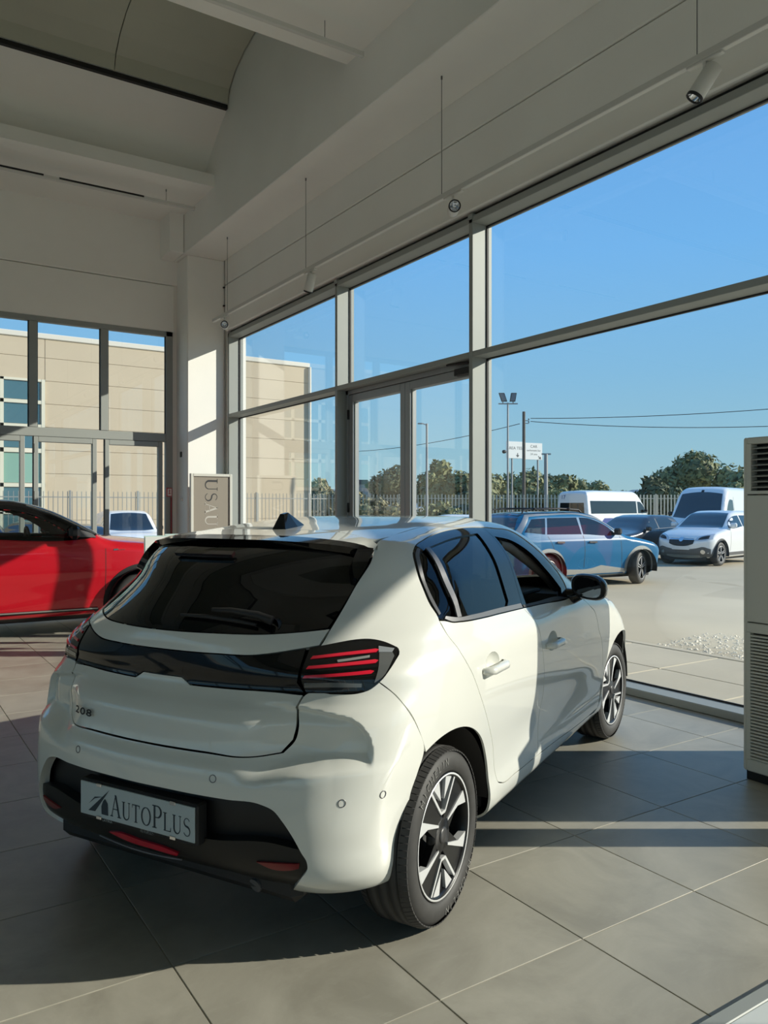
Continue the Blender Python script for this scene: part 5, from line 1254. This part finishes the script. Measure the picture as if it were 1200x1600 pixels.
MKZ = [(-.9,1.25),(-.55,1.52),(.2,1.60),(.9,1.60),(1.35,1.53),(1.8,1.29),(2.05,1.14),(2.2,1.09),(2.6,1.02),(2.95,.93),(3.15,.84),(3.3,.68)]
KB = GBody([(.15,.78),(.3,.85),(.5,.87),(.75,.885),(.98,.875),(1.08,.84),(1.3,.745),(1.5,.655),(1.65,.59)],
           [(.2,-.65),(.5,-.80),(.85,-.82),(1.05,-.78),(1.2,-.7),(1.55,-.48),(1.7,-.4)], MKZ, [(.2,3.08),(.4,3.28),(.7,3.32),(.9,3.20),(1.1,3.0),(1.3,2.8)], zb=.22, bowf=.30)
(mx_, my_), mdeg = corner_pose(1108, 22.4, radians(47), 3.2, .80)
gen_car('white_suv', 'small white SUV facing the showroom with dark lower bumper and alloy wheels', (mx_, my_, GR_), mdeg, KB, M_CARW, (0, 2.555), .345, .23, .76, step=.05,
    arch=.05, arch_m=M_CLAD, turn=0, mirror=(1.85, 1.16, M_CARW), m_acc=M_ALLOY, spokes=5,
    side=suv_windows(KB, 1.12, 1.44) + [('sill_cladding', M_CLAD, [(.44,.22),(2.12,.22),(2.10,.38),(.46,.38)], 's', .008), ('door_seam', M_BLACK, seamstrip(.95, .4, .95, 1.1), 's', .001), ('door_seam', M_BLACK, seamstrip(1.95, .4, 1.93, 1.06), 's', .001)],
    front=[('headlamp+', M_HEAD, [(-.82,.78),(-.62,.74),(-.38,.72),(-.42,.80),(-.62,.90),(-.80,.93)], 'x', .008), ('lamp_core+', M_TRIM, [(-.74,.80),(-.60,.77),(-.48,.76),(-.50,.80),(-.62,.86),(-.73,.88)], 'x', .014),
           ('grille', M_TRIM, [(-.36,.64),(-.24,.60),(.24,.60),(.36,.64),(.38,.74),(.34,.79),(-.34,.79),(-.38,.74)], 'x', .008), ('grille_bar', M_CHROME, [(-.36,.745),(.36,.745),(.37,.775),(-.37,.775)], 'x', .02), ('front_emblem', M_CHROME, [(.065*cos(2*pi*i/12), .755 + .065*sin(2*pi*i/12)) for i in range(12)], 'x', .03),
           ('lower_bumper', M_CLAD, [(-.78,.50),(-.62,.56),(-.45,.52),(.45,.52),(.62,.56),(.78,.50),(.76,.27),(-.76,.27)], 'x', .008), ('skid_strip', M_SILV, [(-.50,.27),(.50,.27),(.50,.32),(-.50,.32)], 'x', .02),
           ('number_plate', mat('plate_white', (.72, .72, .70), .5), [(-.26,.475),(.26,.475),(.26,.575),(-.26,.575)], 'x', .03), ('fog_lamp+', M_CHROME, [(-.60 + .06*cos(2*pi*i/10), .42 + .06*sin(2*pi*i/10)) for i in range(10)], 'x', .02),
           ('windscreen', M_OPQ, [(1.34,-.55),(1.7,-.62),(2.08,-.68),(2.16,-.4),(2.18,0),(2.16,.4),(2.08,.68),(1.7,.62),(1.34,.55),(1.30,0)], 'z', .004)])
# dark hatchback between the blue SUV and the van
DB = GBody([(.15,.76),(.3,.83),(.5,.86),(.75,.88),(.90,.87),(.98,.835),(1.2,.73),(1.4,.63),(1.5,.59)],
           [(.2,-.6),(.5,-.74),(.8,-.76),(.95,-.72),(1.1,-.62),(1.4,-.35),(1.5,-.28)], [(-.8,1.15),(-.4,1.38),(.1,1.45),(.8,1.46),(1.2,1.40),(1.65,1.17),(1.95,1.02),(2.15,.97),(2.6,.91),(3.0,.82),(3.25,.66)],
           [(.2,3.05),(.4,3.24),(.7,3.27),(.85,3.15),(1.1,2.9)], zb=.2)
def hatch_windows(B): return [('side_glass', M_OPQ, tz(B, [(.92,1.03),(1.72,1.0),(1.76,1.01),(1.58,1.13),(1.35,1.26),(1.15,1.33),(.95,1.34)]), 't', .004), ('side_glass', M_OPQ, tz(B, [(.87,1.03),(.87,1.34),(.15,1.33),(-.05,1.22),(-.22,1.06)]), 't', .004)]
HF = [('headlamp+', M_HEAD, [(-.80,.66),(-.5,.62),(-.48,.72),(-.76,.80)], 'x', .006), ('grille', M_TRIM, [(-.5,.30),(.5,.30),(.5,.55),(-.5,.55)], 'x', .006), ('windscreen', M_OPQ, [(1.22,-.53),(1.6,-.61),(1.92,-.66),(2.02,0),(1.92,.66),(1.6,.61),(1.22,.53),(1.18,0)], 'z', .004)]
HRW = [('rear_glass', M_OPQ, [(-.58,1.04),(.58,1.04),(.5,1.30),(-.5,1.30)], 'b', .004), ('tail_lamp+', M_REDD, [(.20,.80),(.36,.82),(.36,.93),(.20,.92)], 'w', .006)]
def dxy(px, d): # ground position seen in pixel column px at depth d
    r = (px - 600)/1230*d; return (d*sin(YAW) + r*cos(YAW), d*cos(YAW) - r*sin(YAW))
def hatch_at(label, px, d, deg, paint, g, name='parked_car', step=.07, group=None):
    x, y = dxy(px, d); a = radians(deg); x -= 1.25*cos(a); y -= 1.25*sin(a)
    return gen_car(name, label, (x, y, g), deg, DB, paint, (0, 2.55), .32, .21, .75, step=step, side=hatch_windows(DB) + [('door_seam', M_BLACK, seamstrip(.90, .35, .90, 1.0), 's', .001)], front=HF, rear=HRW, mirror=(1.66, 1.03, paint), group=group)
hatch_at('dark grey hatchback half hidden between the blue SUV and the white van', 985, 25.5, 186, M_DKCAR, GR_)
hatch_at('white car whose roof shows through the right leaf of the glass door', 680, 27, 150, M_CARW, GR_)
hatch_at('teal car with a lit headlamp seen low through the right door leaf', 722, 19.5, 215, M_TEAL, GR_)
hatch_at('grey hatchback parked behind the red car window, nearer the left picture edge', 44, 26.5, 235, M_GREYCAR, -.47)
hatch_at('dark saloon showing only its roof above the red car windscreen', 126, 21.5, 262, M_DKCAR, -.47)
hatch_at('navy blue car cut by the left picture edge behind the red car', -40, 21.0, 262, M_NAVY, -.47)
# vans
VB = GBody([(.15,.90),(.35,.98),(.8,1.02),(1.2,1.02),(1.45,.99),(2.0,.93),(2.35,.88),(2.5,.84)], [(.2,-1.0),(.6,-1.05),(2.3,-1.0),(2.6,-.95)],
           [(-1.1,2.47),(0,2.50),(2.4,2.50),(2.75,2.44),(3.05,2.22),(3.4,1.78),(3.72,1.40),(3.95,1.22),(4.2,1.10),(4.4,.85)], [(.2,4.25),(.5,4.38),(.9,4.40),(1.1,4.3),(1.3,4.2)], zb=.24, bow=.04, bowf=.16, taper=.0, tf=.05, Rr=.08, Rt=.14)
(vx_, vy_), vdeg = corner_pose(1122, 29.0, radians(40), 4.2, .95)
van = gen_car('white_van', 'tall white panel van with dark windscreen behind the small white SUV', (vx_, vy_, -.25), vdeg, VB, M_CARW, (0, 3.45), .35, .22, .90, step=.075, mirror=(3.35, 1.45, M_TRIM),
    side=[('side_glass', M_OPQ, tz(VB, [(2.35,1.32),(3.25,1.26),(3.40,1.30),(3.10,1.72),(2.85,1.95),(2.40,1.97)]), 't', .005), ('door_seam', M_BLACK, seamstrip(2.28, .4, 2.28, 2.1, .016), 's', .002), ('rub_strip', M_CLAD, [(.5,.50),(3.0,.50),(3.0,.62),(.5,.62)], 's', .01)],
    front=[('windscreen', M_OPQ, [(3.02,-.76),(3.4,-.82),(3.74,-.88),(3.84,-.5),(3.88,0),(3.84,.5),(3.74,.88),(3.4,.82),(3.02,.76),(2.98,0)], 'z', .004),
           ('headlamp+', M_HEAD, [(-.94,.82),(-.66,.78),(-.64,.98),(-.90,1.14)], 'x', .008), ('lower_bumper', M_CLAD, [(-.9,.28),(.9,.28),(.9,.70),(.5,.82),(-.5,.82),(-.9,.70)], 'x', .008), ('roof_emblem', M_BLACK, [(-.05,2.28),(.05,2.28),(.05,2.36),(-.05,2.36)], 'x', .01)])
MBZ = [(-1.2,2.52),(0,2.58),(3.2,2.58),(3.5,2.50),(3.8,2.22),(4.15,1.75),(4.4,1.40),(4.65,1.2),(4.85,1.05),(5.0,.85)]
NB = GBody([(.15,.90),(.35,.98),(.8,1.01),(1.3,1.01),(1.5,.99),(2.0,.93),(2.4,.86),(2.6,.82)], [(.2,-1.1),(.6,-1.15),(2.3,-1.10),(2.7,-1.02)], MBZ, [(.2,4.85),(.5,4.98),(.9,5.0),(1.1,4.9),(1.3,4.8)], zb=.26, bow=.04, bowf=.16, taper=.0, Rr=.07, Rt=.14)
bx_, by_ = dxy(919, 40.); mbd = 56.6 - 50; a_ = radians(mbd); bx_ += 1.1*cos(a_) - 1.0*sin(a_); by_ += 1.1*sin(a_) + 1.0*cos(a_)
mbus = gen_car('white_minibus', 'white minibus with long dark side windows and number 17 on its back', (bx_, by_, -.25), mbd, NB, M_CARW, (0, 3.9), .36, .22, .90, step=.09, mirror=(4.0, 1.5, M_TRIM),
    side=[('side_glass', M_OPQ, tz(NB, [(-.85,1.36),(3.30,1.36),(3.30,2.02),(-.85,2.02)]), 't', .005), ('side_glass', M_OPQ, tz(NB, [(3.42,1.36),(4.25,1.36),(3.98,1.75),(3.75,1.95),(3.42,2.0)]), 't', .005),
          ('blue_band', mat('blue_decal', (.03, .06, .26), .4), [(-.2,.72),(3.0,.72),(2.2,1.12),(.3,1.12)], 's', .004), ('door_seam', M_BLACK, seamstrip(3.36, .4, 3.36, 2.1, .016), 's', .002)],
    rear=[('rear_glass', M_OPQ, [(-.78,1.36),(.78,1.36),(.74,1.92),(-.74,1.92)], 'b', .005), ('tail_lamp+', M_REDD, [(-.98,.75),(-.84,.75),(-.84,1.25),(-.97,1.25)], 'b', .006)])
bd = MB(); put_text(bd, '17', lambda u, v: (float(NB.P([(.55 - u, 2.12 + v)], 'b')[0][0]) - .012, .55 - u, 2.12 + v), .30, .30); o = bd.build('number_lettering', mat('blue_decal', (.03, .06, .26), .4), mbus, fix=False); o['kind'] = 'stuff'
CB = GBody([(.15,.80),(.35,.87),(.6,.90),(.9,.905),(1.1,.89),(1.2,.86),(1.5,.78),(1.7,.72),(1.85,.66)], [(.2,-.75),(.6,-.80),(1.7,-.78),(1.9,-.72)],
           [(-.9,1.74),(0,1.80),(1.2,1.81),(1.55,1.74),(1.85,1.52),(2.2,1.24),(2.4,1.13),(2.75,1.05),(3.05,.93),(3.3,.72)], [(.2,3.1),(.5,3.26),(.75,3.28),(.95,3.15),(1.2,2.9)], zb=.24, bow=.05, bowf=.22, taper=.0, Rt=.13)
kx, ky = dxy(215, 25.6); a_ = radians(-95)
gen_car('white_delivery_van', 'small white delivery van facing in, seen through the right back door pane', (kx - 3.2*cos(a_), ky - 3.2*sin(a_), -.47), -95, CB, M_CARW, (0, 2.7), .32, .21, .78, step=.06, mirror=(2.1, 1.22, M_TRIM),
    side=[('side_glass', M_OPQ, tz(CB, [(1.05,1.17),(1.95,1.14),(2.08,1.17),(1.82,1.40),(1.6,1.55),(1.1,1.57)]), 't', .005)],
    front=[('windscreen', M_OPQ, [(1.62,-.58),(1.9,-.64),(2.26,-.72),(2.36,-.4),(2.38,0),(2.36,.4),(2.26,.72),(1.9,.64),(1.62,.58),(1.58,0)], 'z', .004), ('headlamp+', M_HEAD, [(-.84,.72),(-.56,.70),(-.54,.86),(-.80,.96)], 'x', .008), ('grille', M_TRIM, [(-.55,.34),(.55,.34),(.55,.60),(-.55,.60)], 'x', .006)])
# ------------------------------------------------------------------ ground outside
M_CONC = mat('pavement_concrete', (.54, .465, .335), .8, noise=.10, nscale=.9, bump=.12, bscale=30)
M_LOT = mat('yard_asphalt', (.48, .40, .27), .85, noise=.12, nscale=.35, bump=.15, bscale=25)
def gz(x, y): # the yard lies lower than the hall, a little lower still beyond the back wall
    return -.18 - .07*min(max((x - 7.1)/3., 0), 1) - .22*min(max((y - 12.)/6., 0), 1)*(1 - min(max((x - 9.5)/2.5, 0), 1))
g = MB(); xs = list(np.arange(-60, 7, 6.7)) + [7.06, 8, 9, 9.5, 10, 10.5, 11, 12, 14, 18, 25, 40, 70, 120, 250, 600, 1500]; ysl = [-1500, -400, -120, -60, -30, -10, 0, 6, 12, 13, 14, 15, 16, 17, 18, 20, 25, 40, 70, 120, 250, 600, 1500]
xs = [-1500, -300] + xs
g.add([(x, y, gz(x, y)) for x in xs for y in ysl], [[i*len(ysl) + j, (i+1)*len(ysl) + j, (i+1)*len(ysl) + j + 1, i*len(ysl) + j + 1] for i in range(len(xs)-1) for j in range(len(ysl)-1)], True)
tag(g.build('yard_ground', M_LOT), 'pale tan yard surface outside the showroom glazing', 'ground', kind='structure')
pv_ = thing('pavement', 'raised concrete pavement strip running along the outside of the glazed front', 'pavement'); pv_['kind'] = 'structure'
k_ = 0
for y0 in np.arange(-10, 13.0, 1.05):
    for x0, x1 in ((5.21, 6.12), (6.13, 7.04)): MB().box((x0, y0, -.25), (x1, y0 + 1.04, -.035), bev=.006).build('paving_slab', M_CONC, pv_)
MB().box((7.045, -10, -.25), (7.16, 13.0, -.03), bev=.012).build('kerb', M_CONC, pv_)
# gravel strewn beyond the kerb
gv = MB(); r2 = np.random.default_rng(3)
for _ in range(2600):
    x = 7.25 + 2.3*r2.random()**1.6; y = 2.6 + 3.4*r2.random() + (x - 7.2)*.2; s_ = .008 + .018*r2.random()**2; z = gz(x, y)
    a = r2.random()*6.28; c_, d_ = cos(a)*s_, sin(a)*s_; h_ = s_*(.5 + .6*r2.random())
    gv.add([(x + c_*1.3, y + d_*1.3, z), (x - d_, y + c_, z + h_*.2), (x - c_*1.2, y - d_*1.2, z), (x + d_, y - c_, z + h_*.2), (x, y, z + h_)], [(0, 1, 4), (1, 2, 4), (2, 3, 4), (3, 0, 4)])
tag(gv.build('gravel', mat('pale_gravel', (.78, .70, .55), .6)), 'pale gravel scattered on the yard just past the kerb', 'gravel', kind='stuff')

# ------------------------------------------------------------------ beige panel building behind
M_PAN = mat('beige_concrete_panel', (.53, .44, .315), .85, noise=.04, nscale=.5)
M_COP = mat('parapet_coping', (.66, .62, .53), .7)
bl = thing('panel_building', 'long beige concrete panel building with ribbon windows, filling the back glazing', 'building', (0, 36, -.47))
BXR, BTOP = 18.95, 9.1
MB().box((-30, .028, 0), (BXR - .1, 14, BTOP - .05)).build('core', M_PAN, bl)
lv = [0, 1.35, 2.35, 3.35, 4.35, 5.33, 6.32, 7.30, 8.28, BTOP]
pxs = [BXR - 12.65*k for k in range(0, 8)]
WX = 6.30                                        # right end of the window band
for a, b_ in zip(lv[:-1], lv[1:]):
    for k in range(4):
        x1, x0 = pxs[k] - .012, pxs[k+1] + .012
        for u, v in (([(x0, x1)]) if not (b_ <= 7.4 and a >= .0 and x0 < WX) else ([(max(x0, WX), x1)] if x1 > WX + .1 else [])):
            MB().box((u, 0, a + .007), (v, .03, b_ - .007), bev=.006).build('wall_panel', M_PAN, bl)
for a, b_ in zip(lv[:-1], lv[1:]):
    for k in range(2): MB().box((BXR - .02, .02 + 6.1*k, a + .012), (BXR + .24 - .26, 6.08 + 6.1*k, b_ - .012)).build('wall_panel', M_PAN, bl)
MB().box((-30, -.06, BTOP - .02), (BXR + .06, .35, BTOP + .22), bev=.03).box((BXR - .35, .3, BTOP - .02), (BXR + .06, 14, BTOP + .22), bev=.03).build('parapet', M_COP, bl)
MB().tube([(BXR + .02, -.10, 0), (BXR + .02, -.10, BTOP)], .075, 10).build('downpipe', M_COP, bl)
M_WF = mat('cream_window_frame', (.66, .63, .50), .5); M_BGL = mat('green_blue_office_glass', (.06, .14, .17), .06, coat=1., spec=.7)
rows_ = [(5.45, 6.30), (6.42, 7.22), (4.35, 4.55), (2.62, 4.20), (2.75, 3.5), (1.2, 2.35)]
wf_ = MB()
win = [(6.46, 7.22, M_BGL), (5.44, 6.28, M_BGL), (4.42, 4.95, M_BGL), (2.95, 4.20, mat('pale_blind_glass', (.22, .38, .30), .15, coat=1.)), (1.75, 2.75, M_BGL), (.45, 1.62, M_BGL)]
x = WX - .12
while x > -12:
    x0 = x - 1.55
    for a, b_, m_ in win: MB().box((x0 + .08, .0, a), (x - .08, .026, b_)).build('window_pane', m_, bl)
    wf_.box((x0 - .07, -.06, .3), (x0 + .07, .03, 7.34)); x = x0
wf_.box((WX - .14, -.07, .3), (WX, .03, 7.34))
for a, b_ in ((7.24, 7.34), (6.29, 6.44), (4.97, 5.42), (4.22, 4.40), (2.77, 2.93), (1.64, 1.73), (.3, .43)): wf_.box((-12, -.06, a), (WX, .03, b_))
wf_.build('window_frame', M_WF, bl)
MB().prism([(-2.0, 1, BTOP + .2), (1.6, 1, BTOP + .2), (.4, 1, BTOP + 1.2)], (0, 6, 0)).build('rooflight', M_COP, bl)

# ------------------------------------------------------------------ fences
M_FEN = mat('galvanised_fence', (.30, .30, .28), .5, metal=.4); M_FENB = mat('beige_fence_paint', (.62, .56, .44), .6)
def fence(label, a, c, z0, h_, pitch, post, m_, r_=.011):
    a, c = Vector((*a, 0)), Vector((*c, 0)); L = (c - a).length; d = (c - a).normalized()
    f = thing('picket_fence', label, 'fence', (a.x, a.y, z0), atan2(d.y, d.x)); b = MB(); k = 0
    for s_ in np.arange(pitch/2, L, pitch): b.box((s_ - r_, -r_, .08), (s_ + r_, r_, h_))
    o = b.build('pickets', m_, f); o['kind'] = 'stuff'
    for s_ in np.arange(0, L + .01, post): MB().box((s_ - .035, -.05, 0), (s_ + .035, .02, h_ + .04)).build('post', m_, f)
    for z in (.25, h_ - .22): MB().box((0, -.02, z - .02), (L, .012, z + .02)).build('rail', m_, f)
fence('thin steel bar fence standing in front of the beige building', (-14, 31.5), (17.5, 31.5), -.47, 2.52, .17, 2.55, M_FEN, .012)
fence('long beige picket fence along the far side of the parking yard', dxy(490, 46), dxy(1330, 46), -.25, 2.42, .20, 2.5, M_FENB, .032)

# ------------------------------------------------------------------ trees
M_LEAFS = [mat('olive_leaf', (.20, .21, .085), .7, noise=.35, nscale=.9), mat('dark_leaf', (.10, .118, .052), .7, noise=.3, nscale=.8), mat('tan_leaf', (.27, .24, .12), .7, noise=.3, nscale=.8)]
M_BARK = mat('tree_bark', (.09, .07, .05), .9)
def tree(label, px, d, ztop, wid, kind, n=2600, cat='tree', leaf=.26):
    x, y = dxy(px, d); t = thing('tree', label, cat, (x, y, -.3)); H_ = ztop + .3; rr = np.random.default_rng(int(px*7 + d))
    lobes = []
    for k in range(16):
        a = rr.random()*6.28; q = rr.random()**.5; lobes.append((cos(a)*q*wid*.36, sin(a)*q*wid*.36, H_*(.38 + .42*rr.random()*(1.1 - .55*q)), wid*(.13 + .10*rr.random())))
    lobes.append((0, 0, H_*.80, wid*.17))
    vs_ = []; fs_ = []
    for i in range(n):
        lx, ly, lz, lr = lobes[rr.integers(len(lobes))]; v = rr.normal(size=3); v /= np.linalg.norm(v); r_ = lr*(.72 + .34*rr.random())
        c = np.array([lx, ly, min(lz, H_ - lr*.85)]) + v*r_*np.array([1, 1, .85]); c[2] = max(c[2], .5)
        u = rr.normal(size=3); u -= v*u.dot(v)*.5; u /= np.linalg.norm(u); w = np.cross(v, u); w /= np.linalg.norm(w); s_ = leaf*(.6 + .7*rr.random())
        b = len(vs_); vs_ += [c - u*s_, c + w*s_*.45, c + u*s_, c - w*s_*.45 + v*s_*.15]; fs_.append([b, b+1, b+2, b+3])
    m = MB(); m.v = [tuple(p) for p in vs_]; m.f = fs_; m.sm = [False]*len(fs_); m.mi = [0]*len(fs_)
    f = m.build('foliage', M_LEAFS[kind], t, fix=False); f['kind'] = 'stuff'
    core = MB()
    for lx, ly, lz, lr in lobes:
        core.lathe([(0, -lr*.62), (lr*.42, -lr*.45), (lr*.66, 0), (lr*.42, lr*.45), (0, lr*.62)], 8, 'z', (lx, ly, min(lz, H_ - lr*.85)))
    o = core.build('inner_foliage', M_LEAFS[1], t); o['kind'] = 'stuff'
    MB().tube([(0, 0, 0), (.1, 0, H_*.35), (.0, .1, H_*.62)], [.16, .12, .05], 7).build('trunk', M_BARK, t)
tree('big rounded olive tree towering behind the white vans at the right', 1088, 66, 6.15, 8.0, 0, 6500)
tree('dark low tree at the left foot of the big rounded tree', 1020, 57, 3.9, 4.4, 1, 3000)
tree('olive tree at the far right, cut off by the air conditioner', 1160, 56, 4.2, 5.0, 0, 3000)
tree('leafy tree just left of the floodlight pole', 766, 63, 4.3, 5.6, 0, 3400)
tree('rounded tree behind the wooden utility pole', 830, 70, 5.0, 6.6, 0, 3600)
tree('low bushy tree right of the short lamp post', 884, 62, 4.2, 5.2, 0, 3000)
tree('small tree over the roof of the white minibus', 934, 70, 3.9, 5.4, 0, 2800)
tree('faint low tree line just left of the distant hills', 975, 95, 3.4, 8.0, 1, 2000)
tree('distant tree showing between the floodlight pole and the utility pole', 798, 80, 5.2, 5.6, 0, 2600)
tree('distant tree showing between the utility pole and the short post', 858, 90, 5.4, 6.6, 1, 2400)
tree('distant tree showing over the rear end of the minibus roof', 908, 102, 5.3, 7.0, 0, 2400)
tree('tall dense tree behind the street lamp in the right door leaf', 688, 60, 5.5, 4.9, 0, 4200)
tree('dark tree filling the centre of the left door leaf', 622, 66, 5.3, 5.6, 1, 3600)
tree('dark bush low beside the tall mullion, right door leaf', 733, 56, 3.4, 3.0, 1, 2000)
tree('tan dry shrubbery in the gap right of the beige building', 498, 62, 4.0, 4.0, 2, 3000)
tree('brownish undergrowth at the right of the same gap', 545, 51.5, 3.5, 3.2, 2, 2200)
tree('low brown scrub before the fence, left door leaf', 590, 42.5, 1.95, 3.4, 2, 2000, leaf=.16)
tree('low green scrub before the fence, right door leaf', 690, 42.5, 1.8, 3.0, 0, 1800, leaf=.16)
# ------------------------------------------------------------------ hills, far shed, poles, sign
hm = MB(); dd = 1500; pts_ = []
for px in range(380, 1500, 8):
    h_ = 18 + 22*max(0, sin((px - 880)/95.)) + 9*sin(px/23.) + 5*sin(px/9.1) + (8 if px < 560 else 0); pts_.append((dxy(px, dd), max(h_, 6)))
n = len(pts_)
hm.add([(p[0], p[1], -5) for p, h_ in pts_] + [(p[0]*1.04, p[1]*1.04, h_) for p, h_ in pts_] + [(p[0]*1.25, p[1]*1.25, -5) for p, h_ in pts_], [[i, i+1, n+i+1, n+i] for i in range(n-1)] + [[n+i, n+i+1, 2*n+i+1, 2*n+i] for i in range(n-1)], True)
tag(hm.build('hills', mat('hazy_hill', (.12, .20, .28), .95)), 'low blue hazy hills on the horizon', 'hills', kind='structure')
x, y = dxy(585, 120); sh = thing('far_shed', 'far grey industrial shed through the left door leaf', 'building', (x, y, -.3), -YAW)
MB().box((-2.6, 0, 0), (2.2, 8, 5.6)).build('shed_wall', mat('shed_grey', (.24, .25, .26), .7), sh); MB().box((-2.7, -.1, 5.2), (-1.0, 8, 5.9)).build('shed_roof', mat('shed_dark', (.06, .07, .08), .6), sh)
for z in (1.6, 3.0, 4.2): MB().box((-.6, -.06, z), (2.1, 0, z + .5)).build('pale_band', mat('shed_pale', (.5, .5, .48), .6), sh)
def upole(name, label, cat, px, d, ztop, r, m_, parts):
    x, y = dxy(px, d); t = thing(name, label, cat, (x, y, -.25), -YAW)
    MB().tube([(0, 0, 0), (0, 0, ztop + .25)], [r*1.25, r], 10).build('pole', m_, t); parts(t, ztop + .25); return t
M_STEEL = mat('pole_steel', (.30, .31, .31), .5, metal=.5); M_WOOD = mat('pole_wood', (.12, .105, .09), .9, noise=.2, nscale=6)
def flood(t, z):
    MB().box((-.48, -.03, z - .08), (.50, .03, z - .02)).build('crossbar', M_STEEL, t)
    for sx, tl in ((-.26, .14), (.26, -.08)):
        b = MB().prism([(sx - .13 + tl*.5, -.07, z + .06), (sx + .15 + tl*.5, -.07, z + .06), (sx + .15 - tl*.5, -.03, z + .50), (sx - .13 - tl*.5, -.03, z + .50)], (0, .12, 0)).build('floodlight', M_TRIM, t)
        MB().prism([(sx - .10 + tl*.5, -.075, z + .09), (sx + .12 + tl*.5, -.075, z + .09), (sx + .12 - tl*.5, -.036, z + .47), (sx - .10 - tl*.5, -.036, z + .47)], (0, .004, 0)).build('lamp_glass', M_GREYTRIM, b)
        MB().box((sx - .02, -.02, z - .05), (sx + .03, .02, z + .08)).build('bracket', M_STEEL, b)
upole('floodlight_pole', 'slim steel pole carrying two square floodlights on a crossbar', 'light pole', 793.5, 40, 6.75, .045, M_STEEL, flood)
def wood(t, z):
    MB().box((.08, -.02, z - .62), (.34, .02, z - .57)).box((.08, -.02, z - .80), (.34, .02, z - .75)).build('bracket', M_STEEL, t)
    for zz in (z - .55, z - .73): MB().lathe([(0, .1), (.04, .08), (.05, .03), (.02, 0)], 10, 'z', (.32, 0, zz)).build('insulator', M_TRIM, t)
upole('utility_pole', 'dark wooden utility pole in front of the white sign board', 'utility pole', 818.5, 52, 7.75, .10, M_WOOD, wood)
upole('short_post', 'short thick post with a flat bar on top, right of the sign board', 'post', 853, 55, 5.15, .13, M_STEEL, lambda t, z: MB().box((-.30, -.05, z - .05), (.34, .05, z + .05)).build('top_bar', M_STEEL, t))
def lampst(t, z):
    MB().tube([(0, 0, z - .3), (-.04, 0, z - .06), (-.18, 0, z), (-.3, 0, z)], .028, 8).build('lamp_arm', M_STEEL, t); MB().box((-.42, -.05, z - .03), (-.2, .05, z + .03), bev=.015).build('lamp_head', M_STEEL, t)
upole('street_lamp', 'thin street lamp with a small head, through the right door leaf', 'street lamp', 667, 36, 5.27, .05, M_STEEL, lampst)
# overhead wires from the wooden pole to the right
def wire(label, a, c, sag):
    a, c = Vector(a), Vector(c); pts = [a.lerp(c, i/20) - Vector((0, 0, sag*4*(i/20)*(1 - i/20))) for i in range(21)]
    tag(MB().tube(pts, .022, 5).build('overhead_wire', M_RUBBER), label, 'wire')
A = (*dxy(829, 51.5), 7.25); A2 = (*dxy(829, 51.5), 7.05)
wire('upper overhead wire running right from the wooden pole', A, (*dxy(1330, 46), 7.6), .25)
wire('lower overhead wire sagging right from the wooden pole', A2, (*dxy(1330, 46), 6.4), .35)
wire('overhead wire running left from the wooden pole', (*dxy(812, 52), 6.95), (*dxy(560, 70), 6.4), .3)
# white roadside sign board with two panels
x, y = dxy(821, 58); sg_ = thing('sign_board', 'white two-panel roadside sign board with arrows behind the poles', 'sign', (x, y, .02), -YAW + radians(26))
for sx in (-1.0, 1.0): MB().tube([(sx, .06, 0), (sx, .06, 5.0)], .06, 8).build('post', M_STEEL, sg_)
sg_.scale = (1.16, 1, 1.0)
M_SGN = mat('sign_white', (.74, .76, .74), .5); M_SINK = mat('sign_ink', (.07, .08, .08), .6)
for (a, b_), z0, txts, arrow in (((-1.46, -.08), 4.98, (('AREA TEST', .66, .30),), (-.62, .20, 0)), ((-.04, 1.30), 4.93, (('CAR', .88, .30), ('carburanti bar', .62, .21), ('24 ore', .34, .22)), (1.12, .13, 45))):
    pn = MB().box((a, -.03, z0), (b_, .03, z0 + 1.24), bev=.01).build('sign_panel', M_SGN, sg_); tx = MB(); c = (a + b_)/2
    for s_, v0, sz in txts: put_text(tx, s_, lambda u, v, v0=v0: (c + u, -.034, z0 + v0 + v), sz*.92, sz)
    ax, av, rot = arrow; ca, sa = cos(radians(rot)), sin(radians(rot))
    for poly in ([(-.03, .2), (.03, .2), (.03, 0), (-.03, 0)], [(-.13, .05), (.13, .05), (0, -.12)]): tx.add([(ax + u*ca - v*sa, -.034, z0 + av + u*sa + v*ca) for u, v in poly], [list(range(len(poly)))])
    o = tx.build('sign_lettering', M_SINK, pn, fix=False); o['kind'] = 'stuff'
MB().lathe([(0, -.1), (.12, -.08), (.14, .05), (0, .08)], 10, 'y', (-1.62, 0, 5.45)).build('sign_lamp', M_TRIM, sg_)
